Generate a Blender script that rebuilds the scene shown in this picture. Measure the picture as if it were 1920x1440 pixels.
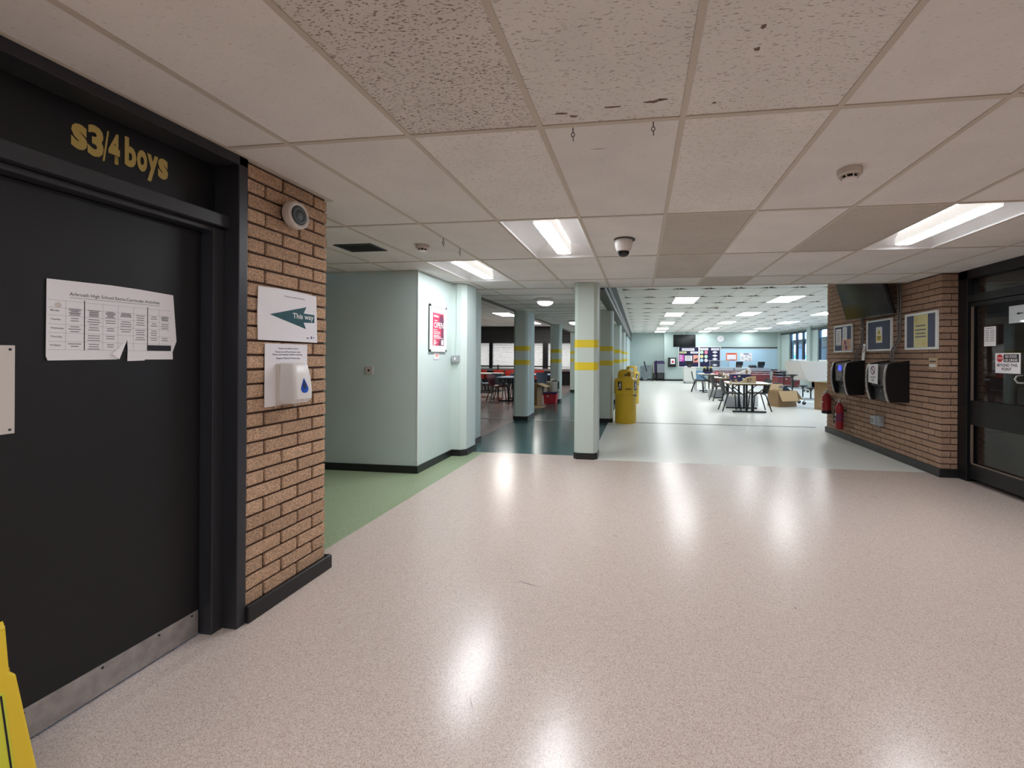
import bpy, bmesh, math, random
from mathutils import Matrix, Vector
random.seed(7)
for o in list(bpy.data.objects): bpy.data.objects.remove(o, do_unlink=True)
SC = bpy.context.scene
COL = SC.collection
PI = math.pi

# ------------------------------------------------------------------ camera, world, exposure
CAM_F = 802.3
cd = bpy.data.cameras.new('camera'); cam = bpy.data.objects.new('camera', cd); COL.objects.link(cam)
cd.sensor_fit = 'HORIZONTAL'; cd.sensor_width = 36.0; cd.lens = CAM_F / 1920 * 36.0
cd.shift_x = (960 - 1090.5) / 1920; cd.shift_y = -(720 - 669.4) / 1920
cd.clip_start = 0.05; cd.clip_end = 200
cam.matrix_world = Matrix.Translation((0, 0, 1.35)) @ Matrix.Rotation(.1351, 4, 'Z') @ Matrix.Rotation(PI / 2, 4, 'X') @ Matrix.Rotation(.006, 4, 'Z')
SC.camera = cam
w = bpy.data.worlds.new('world'); SC.world = w; w.use_nodes = True
bg = w.node_tree.nodes['Background']; bg.inputs[0].default_value = (.26, .54, 1.0, 1); bg.inputs[1].default_value = 20.0
SC.view_settings.view_transform = 'Standard'; SC.view_settings.look = 'None'
SC.view_settings.gamma = 1; SC.view_settings.use_curve_mapping = False
SC.view_settings.exposure = 0.0
HALL_E = 16.0      # hall ceiling panels
LOBBY_E = 74.0     # lobby fittings, lamp basket
DINE_E = 34.0
DOME_E = 9.0

# ------------------------------------------------------------------ helpers
def lin(c):
    r = []
    for v in c[:3]:
        v /= 255.0
        r.append(v / 12.92 if v <= .04045 else ((v + .055) / 1.055) ** 2.4)
    return (*r, 1)

def mat(name, rgb, rough=.5, metal=0, spec=.5, var=None, bump=None, rnd=0, emit=0, trans=0, alpha=1, coat=0, ior=1.45):
    m = bpy.data.materials.new(name); m.use_nodes = True
    nt = m.node_tree; N = nt.nodes; L = nt.links
    b = N['Principled BSDF']
    b.inputs['Base Color'].default_value = lin(rgb); b.inputs['Roughness'].default_value = rough
    b.inputs['Metallic'].default_value = metal; b.inputs['Specular IOR Level'].default_value = spec
    b.inputs['IOR'].default_value = ior
    if trans: b.inputs['Transmission Weight'].default_value = trans
    if alpha < 1: b.inputs['Alpha'].default_value = alpha
    if coat: b.inputs['Coat Weight'].default_value = coat; b.inputs['Coat Roughness'].default_value = .15
    if emit:
        b.inputs['Emission Color'].default_value = lin(rgb); b.inputs['Emission Strength'].default_value = emit
    src = None
    if var or bump or rnd:
        g = N.new('ShaderNodeNewGeometry')
    if var:
        n = N.new('ShaderNodeTexNoise'); n.inputs['Scale'].default_value = var[0]; n.inputs['Detail'].default_value = 4
        L.new(g.outputs['Position'], n.inputs['Vector'])
        h = N.new('ShaderNodeHueSaturation'); h.inputs['Color'].default_value = lin(rgb)
        mr = N.new('ShaderNodeMapRange'); mr.inputs[1].default_value = .25; mr.inputs[2].default_value = .75
        mr.inputs[3].default_value = 1 - var[1]; mr.inputs[4].default_value = 1 + var[1]
        L.new(n.outputs['Fac'], mr.inputs[0]); L.new(mr.outputs[0], h.inputs['Value'])
        src = h.outputs['Color']
    if rnd:
        oi = N.new('ShaderNodeObjectInfo'); h2 = N.new('ShaderNodeHueSaturation')
        mr2 = N.new('ShaderNodeMapRange'); mr2.inputs[3].default_value = 1 - rnd; mr2.inputs[4].default_value = 1 + rnd
        L.new(oi.outputs['Random'], mr2.inputs[0]); L.new(mr2.outputs[0], h2.inputs['Value'])
        if src: L.new(src, h2.inputs['Color'])
        else: h2.inputs['Color'].default_value = lin(rgb)
        src = h2.outputs['Color']
    if src: L.new(src, b.inputs['Base Color'])
    if bump:
        n = N.new('ShaderNodeTexNoise'); n.inputs['Scale'].default_value = bump[0]; n.inputs['Detail'].default_value = 3
        L.new(g.outputs['Position'], n.inputs['Vector'])
        bp = N.new('ShaderNodeBump'); bp.inputs['Strength'].default_value = bump[1]; bp.inputs['Distance'].default_value = bump[2]
        L.new(n.outputs['Fac'], bp.inputs['Height']); L.new(bp.outputs[0], b.inputs['Normal'])
    return m

def ramp(N, stops, interp='LINEAR'):
    r = N.new('ShaderNodeValToRGB'); r.color_ramp.interpolation = interp
    e = r.color_ramp.elements
    while len(e) > 1: e.remove(e[0])
    e[0].position = stops[0][0]; e[0].color = lin(stops[0][1])
    for p, c in stops[1:]:
        k = e.new(p); k.color = lin(c)
    return r

def floor_mat(name, base, dark, light, rough=.24, chip=150, bumps=.06, amt=(.16, .84)):
    m = bpy.data.materials.new(name); m.use_nodes = True
    nt = m.node_tree; N = nt.nodes; L = nt.links; b = N['Principled BSDF']
    g = N.new('ShaderNodeNewGeometry')
    v = N.new('ShaderNodeTexVoronoi'); v.inputs['Scale'].default_value = chip; L.new(g.outputs['Position'], v.inputs['Vector'])
    sx = N.new('ShaderNodeSeparateColor'); L.new(v.outputs['Color'], sx.inputs[0])
    mid = tuple((a + c) / 2 for a, c in zip(base, light)); mid2 = tuple((a * 2 + c) / 3 for a, c in zip(base, dark))
    r = ramp(N, [(0, dark), (amt[0], mid2), (.36, base), (.64, mid), (amt[1], light)], 'CONSTANT'); L.new(sx.outputs[0], r.inputs[0])
    L.new(r.outputs[0], b.inputs['Base Color'])
    n = N.new('ShaderNodeTexNoise'); n.inputs['Scale'].default_value = 1.1; n.inputs['Detail'].default_value = 1; L.new(g.outputs['Position'], n.inputs['Vector'])
    mr2 = N.new('ShaderNodeMapRange'); mr2.inputs[1].default_value = .3; mr2.inputs[2].default_value = .7; mr2.inputs[3].default_value = rough * .97; mr2.inputs[4].default_value = rough * 1.05
    L.new(n.outputs[0], mr2.inputs[0]); L.new(mr2.outputs[0], b.inputs['Roughness'])
    n2 = N.new('ShaderNodeTexNoise'); n2.inputs['Scale'].default_value = 5; n2.inputs['Detail'].default_value = 2; L.new(g.outputs['Position'], n2.inputs['Vector'])
    bp = N.new('ShaderNodeBump'); bp.inputs['Strength'].default_value = bumps; bp.inputs['Distance'].default_value = .02
    L.new(n2.outputs[0], bp.inputs['Height']); L.new(bp.outputs[0], b.inputs['Normal'])
    b.inputs['Specular IOR Level'].default_value = .5
    return m

def tile_mat(name, base, mark, thr, sc=38, stretch=3.6, bstr=.25):
    m = bpy.data.materials.new(name); m.use_nodes = True
    nt = m.node_tree; N = nt.nodes; L = nt.links; b = N['Principled BSDF']; b.inputs['Roughness'].default_value = .95
    b.inputs['Specular IOR Level'].default_value = .1
    g = N.new('ShaderNodeNewGeometry'); mp = N.new('ShaderNodeMapping'); mp.inputs['Scale'].default_value = (1, stretch, 1)
    mp.inputs['Rotation'].default_value = (0, 0, .12)
    L.new(g.outputs['Position'], mp.inputs[0])
    n = N.new('ShaderNodeTexNoise'); n.inputs['Scale'].default_value = sc; n.inputs['Detail'].default_value = 3; L.new(mp.outputs[0], n.inputs[0])
    r = ramp(N, [(thr - .025, base), (thr + .03, mark)]); L.new(n.outputs[0], r.inputs[0])
    n3 = N.new('ShaderNodeTexNoise'); n3.inputs['Scale'].default_value = 3; n3.inputs['Detail'].default_value = 6; L.new(g.outputs['Position'], n3.inputs[0])
    mr = N.new('ShaderNodeMapRange'); mr.inputs[1].default_value = .3; mr.inputs[2].default_value = .7; mr.inputs[3].default_value = .95; mr.inputs[4].default_value = 1.04
    L.new(n3.outputs[0], mr.inputs[0])
    oi = N.new('ShaderNodeObjectInfo'); mr2 = N.new('ShaderNodeMapRange'); mr2.inputs[3].default_value = .955; mr2.inputs[4].default_value = 1.03; L.new(oi.outputs['Random'], mr2.inputs[0])
    mu = N.new('ShaderNodeMath'); mu.operation = 'MULTIPLY'; L.new(mr.outputs[0], mu.inputs[0]); L.new(mr2.outputs[0], mu.inputs[1])
    h = N.new('ShaderNodeHueSaturation'); L.new(r.outputs[0], h.inputs['Color']); L.new(mu.outputs[0], h.inputs['Value']); L.new(h.outputs[0], b.inputs['Base Color'])
    n2 = N.new('ShaderNodeTexNoise'); n2.inputs['Scale'].default_value = 260; n2.inputs['Detail'].default_value = 2; L.new(g.outputs['Position'], n2.inputs[0])
    bp = N.new('ShaderNodeBump'); bp.inputs['Strength'].default_value = bstr; bp.inputs['Distance'].default_value = .004
    L.new(n2.outputs[0], bp.inputs['Height']); L.new(bp.outputs[0], b.inputs['Normal'])
    return m

class M:
    def __init__(s): s.v = []; s.f = []
    def add(s, v, f):
        o = len(s.v); s.v += [tuple(p) for p in v]; s.f += [tuple(i + o for i in q) for q in f]; return s
    def box(s, x0, x1, y0, y1, z0, z1):
        v = [(x, y, z) for x in (x0, x1) for y in (y0, y1) for z in (z0, z1)]
        return s.add(v, [(0, 1, 3, 2), (4, 6, 7, 5), (0, 4, 5, 1), (2, 3, 7, 6), (0, 2, 6, 4), (1, 5, 7, 3)])
    def prism(s, pts, a, b, axis='z'):
        n = len(pts)
        def P(p, d):
            return (d, p[0], p[1]) if axis == 'x' else (p[0], d, p[1]) if axis == 'y' else (p[0], p[1], d)
        v = [P(p, a) for p in pts] + [P(p, b) for p in pts]
        return s.add(v, [tuple(range(n))[::-1], tuple(range(n, 2 * n))] + [(i, (i + 1) % n, n + (i + 1) % n, n + i) for i in range(n)])
    def flat(s, pts):
        return s.add(pts, [tuple(range(len(pts)))])
    def loft(s, rings, cap=True):
        n = len(rings[0]); v = [p for r in rings for p in r]; f = []
        for k in range(len(rings) - 1):
            for i in range(n):
                j = (i + 1) % n; f.append((k * n + i, k * n + j, (k + 1) * n + j, (k + 1) * n + i))
        if cap: f += [tuple(range(n))[::-1], tuple((len(rings) - 1) * n + i for i in range(n))]
        return s.add(v, f)
    def lathe(s, prof, n=20, axis='z', c=(0, 0, 0), cap=True):
        rings = []
        for r, h in prof:
            ring = []
            for i in range(n):
                a = 2 * PI * i / n; p, q = max(r, 1e-4) * math.cos(a), max(r, 1e-4) * math.sin(a)
                d = (p, q, h) if axis == 'z' else (p, h, q) if axis == 'y' else (h, p, q)
                ring.append(tuple(d[k] + c[k] for k in range(3)))
            rings.append(ring)
        return s.loft(rings, cap)
    def tube(s, path, r, n=8):
        path = [Vector(p) for p in path]; rings = []; up = None
        for i, p in enumerate(path):
            if i == 0: t = path[1] - p
            elif i == len(path) - 1: t = p - path[i - 1]
            else: t = (path[i + 1] - p).normalized() + (p - path[i - 1]).normalized()
            t.normalize()
            if up is None: up = t.orthogonal().normalized()
            else:
                up = up - t * up.dot(t); up.normalize()
            bi = t.cross(up)
            rings.append([tuple(p + (up * math.cos(2 * PI * k / n) + bi * math.sin(2 * PI * k / n)) * r) for k in range(n)])
        return s.loft(rings)
    def mesh(s, bevel=0, smooth=False, seg=2):
        me = bpy.data.meshes.new('mesh'); me.from_pydata(s.v, [], s.f)
        bm = bmesh.new(); bm.from_mesh(me)
        bmesh.ops.recalc_face_normals(bm, faces=bm.faces)
        if bevel:
            es = [e for e in bm.edges if len(e.link_faces) == 2 and e.calc_face_angle(0) > .6]
            bmesh.ops.bevel(bm, geom=es, offset=bevel, segments=seg, affect='EDGES', profile=.5, clamp_overlap=True)
        bm.to_mesh(me); bm.free()
        if smooth:
            me.polygons.foreach_set('use_smooth', [True] * len(me.polygons)); me.set_sharp_from_angle(angle=math.radians(38))
        return me

def obj(name, m, material, parent=None, loc=(0, 0, 0), rot=(0, 0, 0), bevel=0, smooth=False, seg=2):
    me = m.mesh(bevel, smooth, seg) if isinstance(m, M) else m
    if material and not me.materials: me.materials.append(material)
    o = bpy.data.objects.new(name, me); COL.objects.link(o)
    o.location = loc; o.rotation_euler = rot
    if parent: o.parent = parent
    return o
def tag(o, label, cat, group=None, kind=None):
    if label: o['label'] = label
    if cat: o['category'] = cat
    if group: o['group'] = group
    if kind: o['kind'] = kind
    return o
def thing(name, label, cat, loc=(0, 0, 0), rz=0, group=None, rot=None):
    o = bpy.data.objects.new(name, None); COL.objects.link(o); o.empty_display_size = .1
    o.location = loc; o.rotation_euler = rot or (0, 0, rz)
    return tag(o, label, cat, group)
def struct(name, m, material, parent=None, label=None, **k):
    o = obj(name, m, material, parent, **k)
    if not parent: o['kind'] = 'structure'
    if label: o['label'] = label
    return o
def sempty(name, loc=(0, 0, 0), rz=0, label=None):
    o = bpy.data.objects.new(name, None); COL.objects.link(o); o.location = loc; o.rotation_euler = (0, 0, rz); o['kind'] = 'structure'
    if label: o['label'] = label
    return o
def copy_tree(o, parent=None):
    c = o.copy(); COL.objects.link(c)
    if parent: c.parent = parent
    for ch in list(o.children): copy_tree(ch, c)
    return c
def B(*a): return M().box(*a)
TEXTS = []
def text(s, x, y, z, wd, ht, material, parent, bold=0.0, name='lettering', rot=0, slant=0):
    """lettering fitted into wd x ht, lower left corner at (x, y, z), facing -y"""
    TEXTS.append((s, x, y, z, wd, ht, material, parent, bold, name, rot, slant))
def flush_texts():
    tmp = []
    for t in TEXTS:
        c = bpy.data.curves.new('t', 'FONT'); c.body = t[0]; c.size = 1; c.offset = t[8]; c.resolution_u = 3
        o = bpy.data.objects.new('t', c); COL.objects.link(o); tmp.append(o)
    bpy.context.view_layer.update(); dg = bpy.context.evaluated_depsgraph_get()
    for t, o in zip(TEXTS, tmp):
        me = bpy.data.meshes.new_from_object(o.evaluated_get(dg))
        xs = [v.co.x for v in me.vertices]; ys = [v.co.y for v in me.vertices]
        x0, x1, y0, y1 = min(xs), max(xs), min(ys), max(ys)
        cr, sr = math.cos(t[10]), math.sin(t[10])
        for v in me.vertices:
            a = (v.co.x - x0) / (x1 - x0) * t[4]; b = (v.co.y - y0) / (y1 - y0) * t[5]
            a, b = a + b * t[11], b
            v.co = (t[1] + a * cr - b * sr, t[2], t[3] + a * sr + b * cr)
        me.materials.clear(); me.materials.append(t[6])
        q = bpy.data.objects.new(t[9], me); COL.objects.link(q); q.parent = t[7]
    for o in tmp: bpy.data.objects.remove(o, do_unlink=True)
def rect(x0, x1, z0, z1, y): return M().flat([(x0, y, z0), (x1, y, z0), (x1, y, z1), (x0, y, z1)])
def lines(rows, y, h):
    m = M()
    for (a, b, z) in rows: m.flat([(a, y, z), (b, y, z), (b, y, z + h), (a, y, z + h)])
    return m
def disc(x, z, r, y, n=24, sx=1):
    return M().flat([(x + sx * r * math.cos(2 * PI * k / n), y, z + r * math.sin(2 * PI * k / n)) for k in range(n)])

# ------------------------------------------------------------------ materials
K = {}
K['pink'] = floor_mat('pink_vinyl', (203, 187, 177), (177, 160, 150), (217, 203, 194), .24, 300, .02)
K['grey'] = floor_mat('grey_vinyl', (222, 223, 216), (210, 212, 205), (230, 231, 225), .31, 240, .05)
K['teal'] = floor_mat('teal_vinyl', (52, 92, 94), (46, 82, 84), (60, 102, 103), .2, 240, .02)
K['green'] = floor_mat('green_vinyl', (150, 166, 132), (126, 142, 108), (166, 180, 150), .36, 240, .006)
K['mauve'] = floor_mat('mauve_vinyl', (150, 138, 134), (130, 118, 114), (166, 154, 150), .2, 240, .006)
K['tile'] = tile_mat('ceiling_tile_plain', (230, 227, 224), (212, 207, 202), .66)
K['tile_mid'] = tile_mat('ceiling_tile_fissured', (229, 226, 222), (174, 166, 159), .63, 58, 3.4, .35)
K['tile_soft'] = tile_mat('ceiling_tile_lightly_fissured', (229, 226, 222), (198, 191, 184), .62, 58, 3.4, .35)
K['tile_rough'] = tile_mat('ceiling_tile_heavy', (226, 221, 216), (150, 139, 131), .595, 72, 2.6, .6)
K['tile_dark'] = tile_mat('ceiling_tile_older', (200, 193, 184), (178, 170, 161), .62, 60, 2)
K['tile_hall'] = tile_mat('ceiling_tile_hall', (238, 236, 230), (222, 220, 213), .66)
K['tile_edge'] = mat('raw_tile_edge', (92, 84, 72), .95)
K['tbar'] = mat('ceiling_grid_bar', (200, 191, 179), .6)
K['void'] = mat('ceiling_void', (60, 55, 52), .9)
K['mint'] = mat('mint_wall_paint', (204, 219, 214), .6, bump=(420, .35, .003), var=(2, .02))
K['mint_col'] = mat('mint_column_paint', (190, 203, 195), .45, bump=(420, .2, .002))
K['aqua'] = mat('aqua_wall_paint', (172, 189, 184), .6)
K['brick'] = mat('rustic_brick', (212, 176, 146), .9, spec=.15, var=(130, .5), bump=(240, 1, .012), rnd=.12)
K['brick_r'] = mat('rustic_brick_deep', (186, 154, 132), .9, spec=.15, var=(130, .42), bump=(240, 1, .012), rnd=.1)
K['mortar'] = mat('dark_mortar', (84, 64, 56), .95, var=(60, .15))
K['black'] = mat('black_satin_paint', (21, 21, 23), .48, var=(6, .08), bump=(180, .08, .001))
K['skirt'] = mat('black_skirting', (32, 33, 34), .35)
K['frame'] = mat('charcoal_frame_paint', (48, 48, 52), .4)
K['alu'] = mat('brushed_aluminium', (168, 163, 160), .45, metal=.7, var=(22, .2))
K['steel'] = mat('stainless_steel', (190, 190, 190), .3, metal=.8)
K['paper'] = mat('white_paper', (232, 228, 230), .6)
K['paper2'] = mat('white_laminate_paper', (236, 232, 234), .3)
K['ink'] = mat('black_ink', (28, 28, 34), .6)
K['greyink'] = mat('grey_ink', (120, 116, 122), .6)
K['navyink'] = mat('navy_ink', (40, 40, 90), .6)
K['gold'] = mat('gold_lettering', (196, 170, 96), .4)
K['white'] = mat('white_plastic', (226, 222, 220), .35)
K['white2'] = mat('cream_plastic', (205, 196, 188), .4)
K['dkplastic'] = mat('dark_grey_plastic', (52, 54, 57), .45)
K['blackp'] = mat('black_plastic', (22, 22, 24), .35)
K['darkgreen'] = mat('bottle_green_print', (24, 74, 78), .35)
K['blueglass'] = mat('blue_translucent_window', (24, 62, 168), .15)
K['navydark'] = mat('dark_blue_liquid', (10, 22, 54), .2)
K['yellow'] = mat('yellow_plastic', (208, 172, 42), .42, var=(12, .05))
K['yellowband'] = mat('yellow_paint_band', (212, 190, 40), .5)
K['yellowsign'] = mat('yellow_sign_plastic', (222, 190, 52), .4)
K['limelabel'] = mat('lime_yellow_label', (205, 205, 62), .4)
K['lamp'] = mat('lamp_diffuser', (247, 250, 255), .5, emit=LOBBY_E)
K['basket'] = mat('lamp_basket_side', (255, 252, 248), .5, emit=.55)
K['refl'] = mat('white_reflector', (235, 235, 236), .35)
K['panel_lamp'] = mat('hall_lamp_panel', (252, 254, 255), .5, emit=HALL_E)
K['dine_lamp'] = mat('dining_lamp_panel', (255, 252, 246), .5, emit=DINE_E)
K['dome_lamp'] = mat('dome_lamp_glass', (250, 250, 255), .4, emit=DOME_E)
def glass_mat():
    m = bpy.data.materials.new('clear_glass'); m.use_nodes = True; nt = m.node_tree; N = nt.nodes; L = nt.links
    N.remove(N['Principled BSDF']); t = N.new('ShaderNodeBsdfTransparent'); t.inputs[0].default_value = (.92, .94, .94, 1)
    g = N.new('ShaderNodeBsdfGlossy'); g.inputs['Roughness'].default_value = .02
    lw = N.new('ShaderNodeLayerWeight'); pw = N.new('ShaderNodeMath'); pw.operation = 'POWER'; pw.inputs[1].default_value = 5; L.new(lw.outputs['Facing'], pw.inputs[0])
    f = N.new('ShaderNodeMath'); f.operation = 'MULTIPLY_ADD'; f.inputs[1].default_value = .93; f.inputs[2].default_value = .06; L.new(pw.outputs[0], f.inputs[0]); x = N.new('ShaderNodeMixShader')
    L.new(f.outputs[0], x.inputs[0]); L.new(t.outputs[0], x.inputs[1]); L.new(g.outputs[0], x.inputs[2]); L.new(x.outputs[0], N['Material Output'].inputs[0])
    return m
K['glass'] = glass_mat()
K['felt'] = mat('slate_blue_felt', (92, 98, 116), .95, bump=(500, .3, .002))
K['navy'] = mat('navy_felt', (36, 36, 70), .9)
K['red'] = mat('red_print', (204, 50, 82), .4)
K['plum'] = mat('plum_print', (112, 40, 74), .4)
K['redext'] = mat('red_enamel', (150, 34, 40), .3)
K['redink'] = mat('red_ink', (190, 44, 56), .5)
K['conduit'] = mat('grey_conduit', (112, 106, 104), .4)
K['greyplastic'] = mat('grey_plastic_box', (160, 166, 170), .4)
K['brass'] = mat('bronze_plate', (196, 168, 140), .35, metal=.5)
K['kraft'] = mat('kraft_cardboard', (152, 124, 92), .85, var=(8, .06))
K['kraft_in'] = mat('kraft_cardboard_inner', (188, 160, 120), .85)
K['bead'] = mat('dull_brown_bead', (112, 98, 86), .5)
K['wood'] = mat('plywood_edge', (178, 150, 112), .5)
K['tabletop'] = mat('white_table_top', (226, 228, 224), .35)
K['bluetop'] = mat('pale_blue_table_top', (152, 168, 190), .35)
K['chair_dk'] = mat('charcoal_chair_shell', (62, 66, 66), .5)
K['chair_blue'] = mat('light_blue_chair_shell', (130, 175, 215), .45)
K['chair_grey'] = mat('grey_blue_chair_shell', (118, 132, 144), .5)
K['chair_slate'] = mat('slate_chair_shell', (64, 74, 88), .5)
K['chair_red'] = mat('red_chair_shell', (206, 62, 54), .45)
K['chair_maroon'] = mat('maroon_chair_shell', (108, 42, 42), .45)
K['maroonleg'] = mat('maroon_tube', (70, 26, 28), .4)
K['leg'] = mat('dark_steel_tube', (40, 42, 48), .4, metal=.3)
K['clearbox'] = mat('clear_storage_plastic', (225, 230, 235), .15, alpha=.45)
K['maroon'] = mat('maroon_laminate', (122, 54, 54), .4)
K['beige'] = mat('beige_table_laminate', (214, 206, 194), .45)
K['oatgrey'] = mat('pale_grey_laminate', (206, 206, 196), .5)
K['purple'] = mat('dark_purple_fabric', (58, 46, 84), .8)
K['foldgrey'] = mat('grey_folded_panel', (132, 138, 144), .3, metal=.5, var=(5, .1))
def blind_mat():
    m = bpy.data.materials.new('white_blind_slat'); m.use_nodes = True; nt = m.node_tree; N = nt.nodes; L = nt.links
    b = N['Principled BSDF']; b.inputs['Base Color'].default_value = lin((224, 222, 220)); b.inputs['Roughness'].default_value = .6
    t = N.new('ShaderNodeBsdfTranslucent'); t.inputs[0].default_value = (.29, .14, .076, 1)
    x = N.new('ShaderNodeMixShader'); x.inputs[0].default_value = .5
    L.new(b.outputs[0], x.inputs[1]); L.new(t.outputs[0], x.inputs[2]); L.new(x.outputs[0], N['Material Output'].inputs[0])
    return m
K['blind'] = blind_mat()
K['darkclad'] = mat('dark_timber_cladding', (44, 42, 42), .55, bump=(40, .3, .004))
K['steelband'] = mat('grey_steel_band', (78, 82, 79), .45, metal=.3)
K['ribband'] = mat('ribbed_grey_grille', (92, 96, 94), .5, metal=.2)
K['turq'] = mat('turquoise_cladding', (40, 170, 180), .5)
K['navybox'] = mat('navy_card', (42, 36, 84), .6)
K['screen'] = mat('dark_screen', (20, 24, 26), .12, spec=.6)
K['bluescreen'] = mat('lit_blue_display', (40, 60, 255), .3, emit=2.5)
K['orange'] = mat('orange_print', (238, 120, 70), .5)
K['magenta'] = mat('magenta_print', (190, 60, 160), .5)
K['peach'] = mat('peach_print', (226, 160, 140), .5)
K['palegreen'] = mat('pale_green_print', (190, 216, 190), .5)
K['pink_p'] = mat('pink_print', (232, 130, 150), .5)
K['cream_y'] = mat('pale_yellow_paper', (214, 206, 150), .6)
K['yellow_p'] = mat('yellow_print', (228, 206, 70), .5)
K['stain'] = mat('scuff_stain', (118, 100, 90), .95)
K['hatch'] = mat('pale_blue_shutter', (176, 208, 226), .5)
K['bagplastic'] = mat('grey_bag_plastic', (176, 172, 158), .5, var=(14, .15))
K['white_trim'] = mat('white_trim_paint', (228, 230, 228), .45)
K['outside'] = mat('outside_paving', (120, 118, 114), .8)
# ------------------------------------------------------------------ the setting
LZ, HZ = 2.334, 2.80
def slab(pts, material, name='floor', z0=-.06, z1=0, label=None):
    return struct(name, M().prism(pts, z0, z1), material, label=label)
slab([(-2.3, -3.5), (3.6, -3.5), (3.6, 5.6), (-.64, 5.6), (-.64, 5.79), (-2.16, 5.79), (-2.16, 2.45), (-2.3, 2.45)], K['pink'], label='speckled pinkish beige vinyl floor of the lobby')
slab([(-6.1, 2.45), (-2.16, 2.45), (-2.16, 5.79), (-6.1, 5.79)], K['green'], label='sage green vinyl floor of the side corridor')
slab([(-2.62, 5.79), (-.64, 5.79), (-.64, 20.2), (-2.62, 20.2)], K['teal'], label='dark teal glossy vinyl floor between the striped columns')
slab([(-.64, 5.6), (7.9, 5.6), (7.9, 26.2), (-.64, 26.2)], K['grey'], label='pale grey glossy vinyl floor of the hall')
slab([(-9.4, 5.79), (-2.62, 5.79), (-2.62, 20.2), (-9.4, 20.2)], K['mauve'], label='mauve grey vinyl floor of the dining bay')
slab([(3.6, -3.5), (6.7, -3.5), (6.7, 5.6), (3.6, 5.6)], K['mauve'], label='dim floor of the room behind the glazed door')
for i, (a, b) in enumerate(((-9.2, -2.66), (-2.62, -.66), (-.5, 3.42))):
    struct('trim_%d' % (i + 1), M().box(a, b, 8.9, 8.915, 0, .003).box(a, b, 8.925, 8.955, 0, .004), K['steel'] if i else K['leg'], label='metal threshold strip across the floor')
struct('trim_4', B(-.5, 3.42, 8.885, 8.9, 0, .003), K['leg'], label='dark seam line beside the hall threshold strip')

for x0, y0, x1, y1, wd in ((-.731, 2.507, -.552, 2.443, .0025), (-.2, 3.253, -.149, 3.222, .003), (2.265, 4.572, 2.304, 4.497, .004), (.6, 3.233, .66, 3.213, .0025), (.836, 2.454, .85, 2.444, .005), (-.669, 1.639, -.612, 1.544, .001)):
    dx, dy = x1 - x0, y1 - y0; l = math.hypot(dx, dy); nx, ny = -dy / l * wd, dx / l * wd
    obj('scuff_mark', M().flat([(x0, y0, .0006), ((x0 + x1) / 2 + nx, (y0 + y1) / 2 + ny, .0006), (x1, y1, .0006), ((x0 + x1) / 2 - nx, (y0 + y1) / 2 - ny, .0006)]), K['dkplastic'], bpy.data.objects['floor'])

# --- brick walls -----------------------------------------------------------------
BR = {}
def brick_mesh(lx, ly, mk):
    key = (round(lx, 3), round(ly, 3), mk, random.randrange(3))
    if key not in BR:
        m = M(); hx, hy, hz = lx / 2 - .001, ly / 2 - .001, .0315
        m.box(-hx, hx, -hy, hy, -hz, hz)
        j = lambda: random.uniform(-.0014, .0014)
        m.v = [(x + j(), y + j(), z + j()) for x, y, z in m.v]
        me = m.mesh(.0035, False, 1); me.materials.append(K[mk]); BR[key] = me
    return BR[key]
def put_brick(parent, x0, x1, y0, y1, zc, mk, store=None):
    jig = lambda: random.uniform(-.0012, .0012)
    if store is not None:
        store.append((x0, x1, y0, y1, zc)); return
    o = bpy.data.objects.new('brick', brick_mesh(x1 - x0, y1 - y0, mk)); COL.objects.link(o); o.parent = parent
    o.location = ((x0 + x1) / 2 + jig(), (y0 + y1) / 2 + jig(), zc)

WL = -1.965
pier = struct('wall_left', M().box(-6.1, WL - .014, 2.2, 2.457, 0, LZ).box(-2.4, WL - .014, 1.90, 2.21, 0, LZ), K['mortar'], label='brown rustic brick pier beside the black door')
for c in range(31):
    z = c * .075 + .0375
    if c % 2 == 0:
        put_brick(pier, WL - .215, WL, 2.465 - .1025, 2.465, z, 'brick'); e = 2.465 - .1125
    else:
        put_brick(pier, WL - .1025, WL, 2.465 - .215, 2.465, z, 'brick'); e = 2.465 - .225
        put_brick(pier, WL - .3275, WL - .1125, 2.465 - .1025, 2.465, z, 'brick')
    while e > 1.93:
        s = max(e - .215, 1.905)
        if e - s > .025: put_brick(pier, WL - .1025, WL, s, e, z, 'brick')
        e -= .225
struct('baseboard_left', M().prism([(-2.3, 2.49), (-2.3, 2.47), (-1.962, 2.47), (-1.962, 1.902), (-1.935, 1.902), (-1.935, 2.49)], 0, .085), K['skirt'], label='black skirting along the brick pier', bevel=.006)

WR = 3.42; RY0, RY1 = 5.41, 8.42
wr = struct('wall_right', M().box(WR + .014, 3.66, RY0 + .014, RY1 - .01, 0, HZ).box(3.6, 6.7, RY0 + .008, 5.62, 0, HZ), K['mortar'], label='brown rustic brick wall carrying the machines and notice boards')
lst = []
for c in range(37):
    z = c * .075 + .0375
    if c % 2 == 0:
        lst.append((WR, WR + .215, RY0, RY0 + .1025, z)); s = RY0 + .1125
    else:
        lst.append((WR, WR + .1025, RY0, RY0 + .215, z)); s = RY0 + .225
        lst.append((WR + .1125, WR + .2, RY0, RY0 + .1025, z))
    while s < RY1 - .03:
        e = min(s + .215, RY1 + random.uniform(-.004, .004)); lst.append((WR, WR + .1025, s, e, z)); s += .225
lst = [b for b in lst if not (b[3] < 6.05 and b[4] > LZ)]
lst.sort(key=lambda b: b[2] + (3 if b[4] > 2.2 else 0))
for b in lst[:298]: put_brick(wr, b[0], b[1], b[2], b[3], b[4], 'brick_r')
mm = M()
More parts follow.
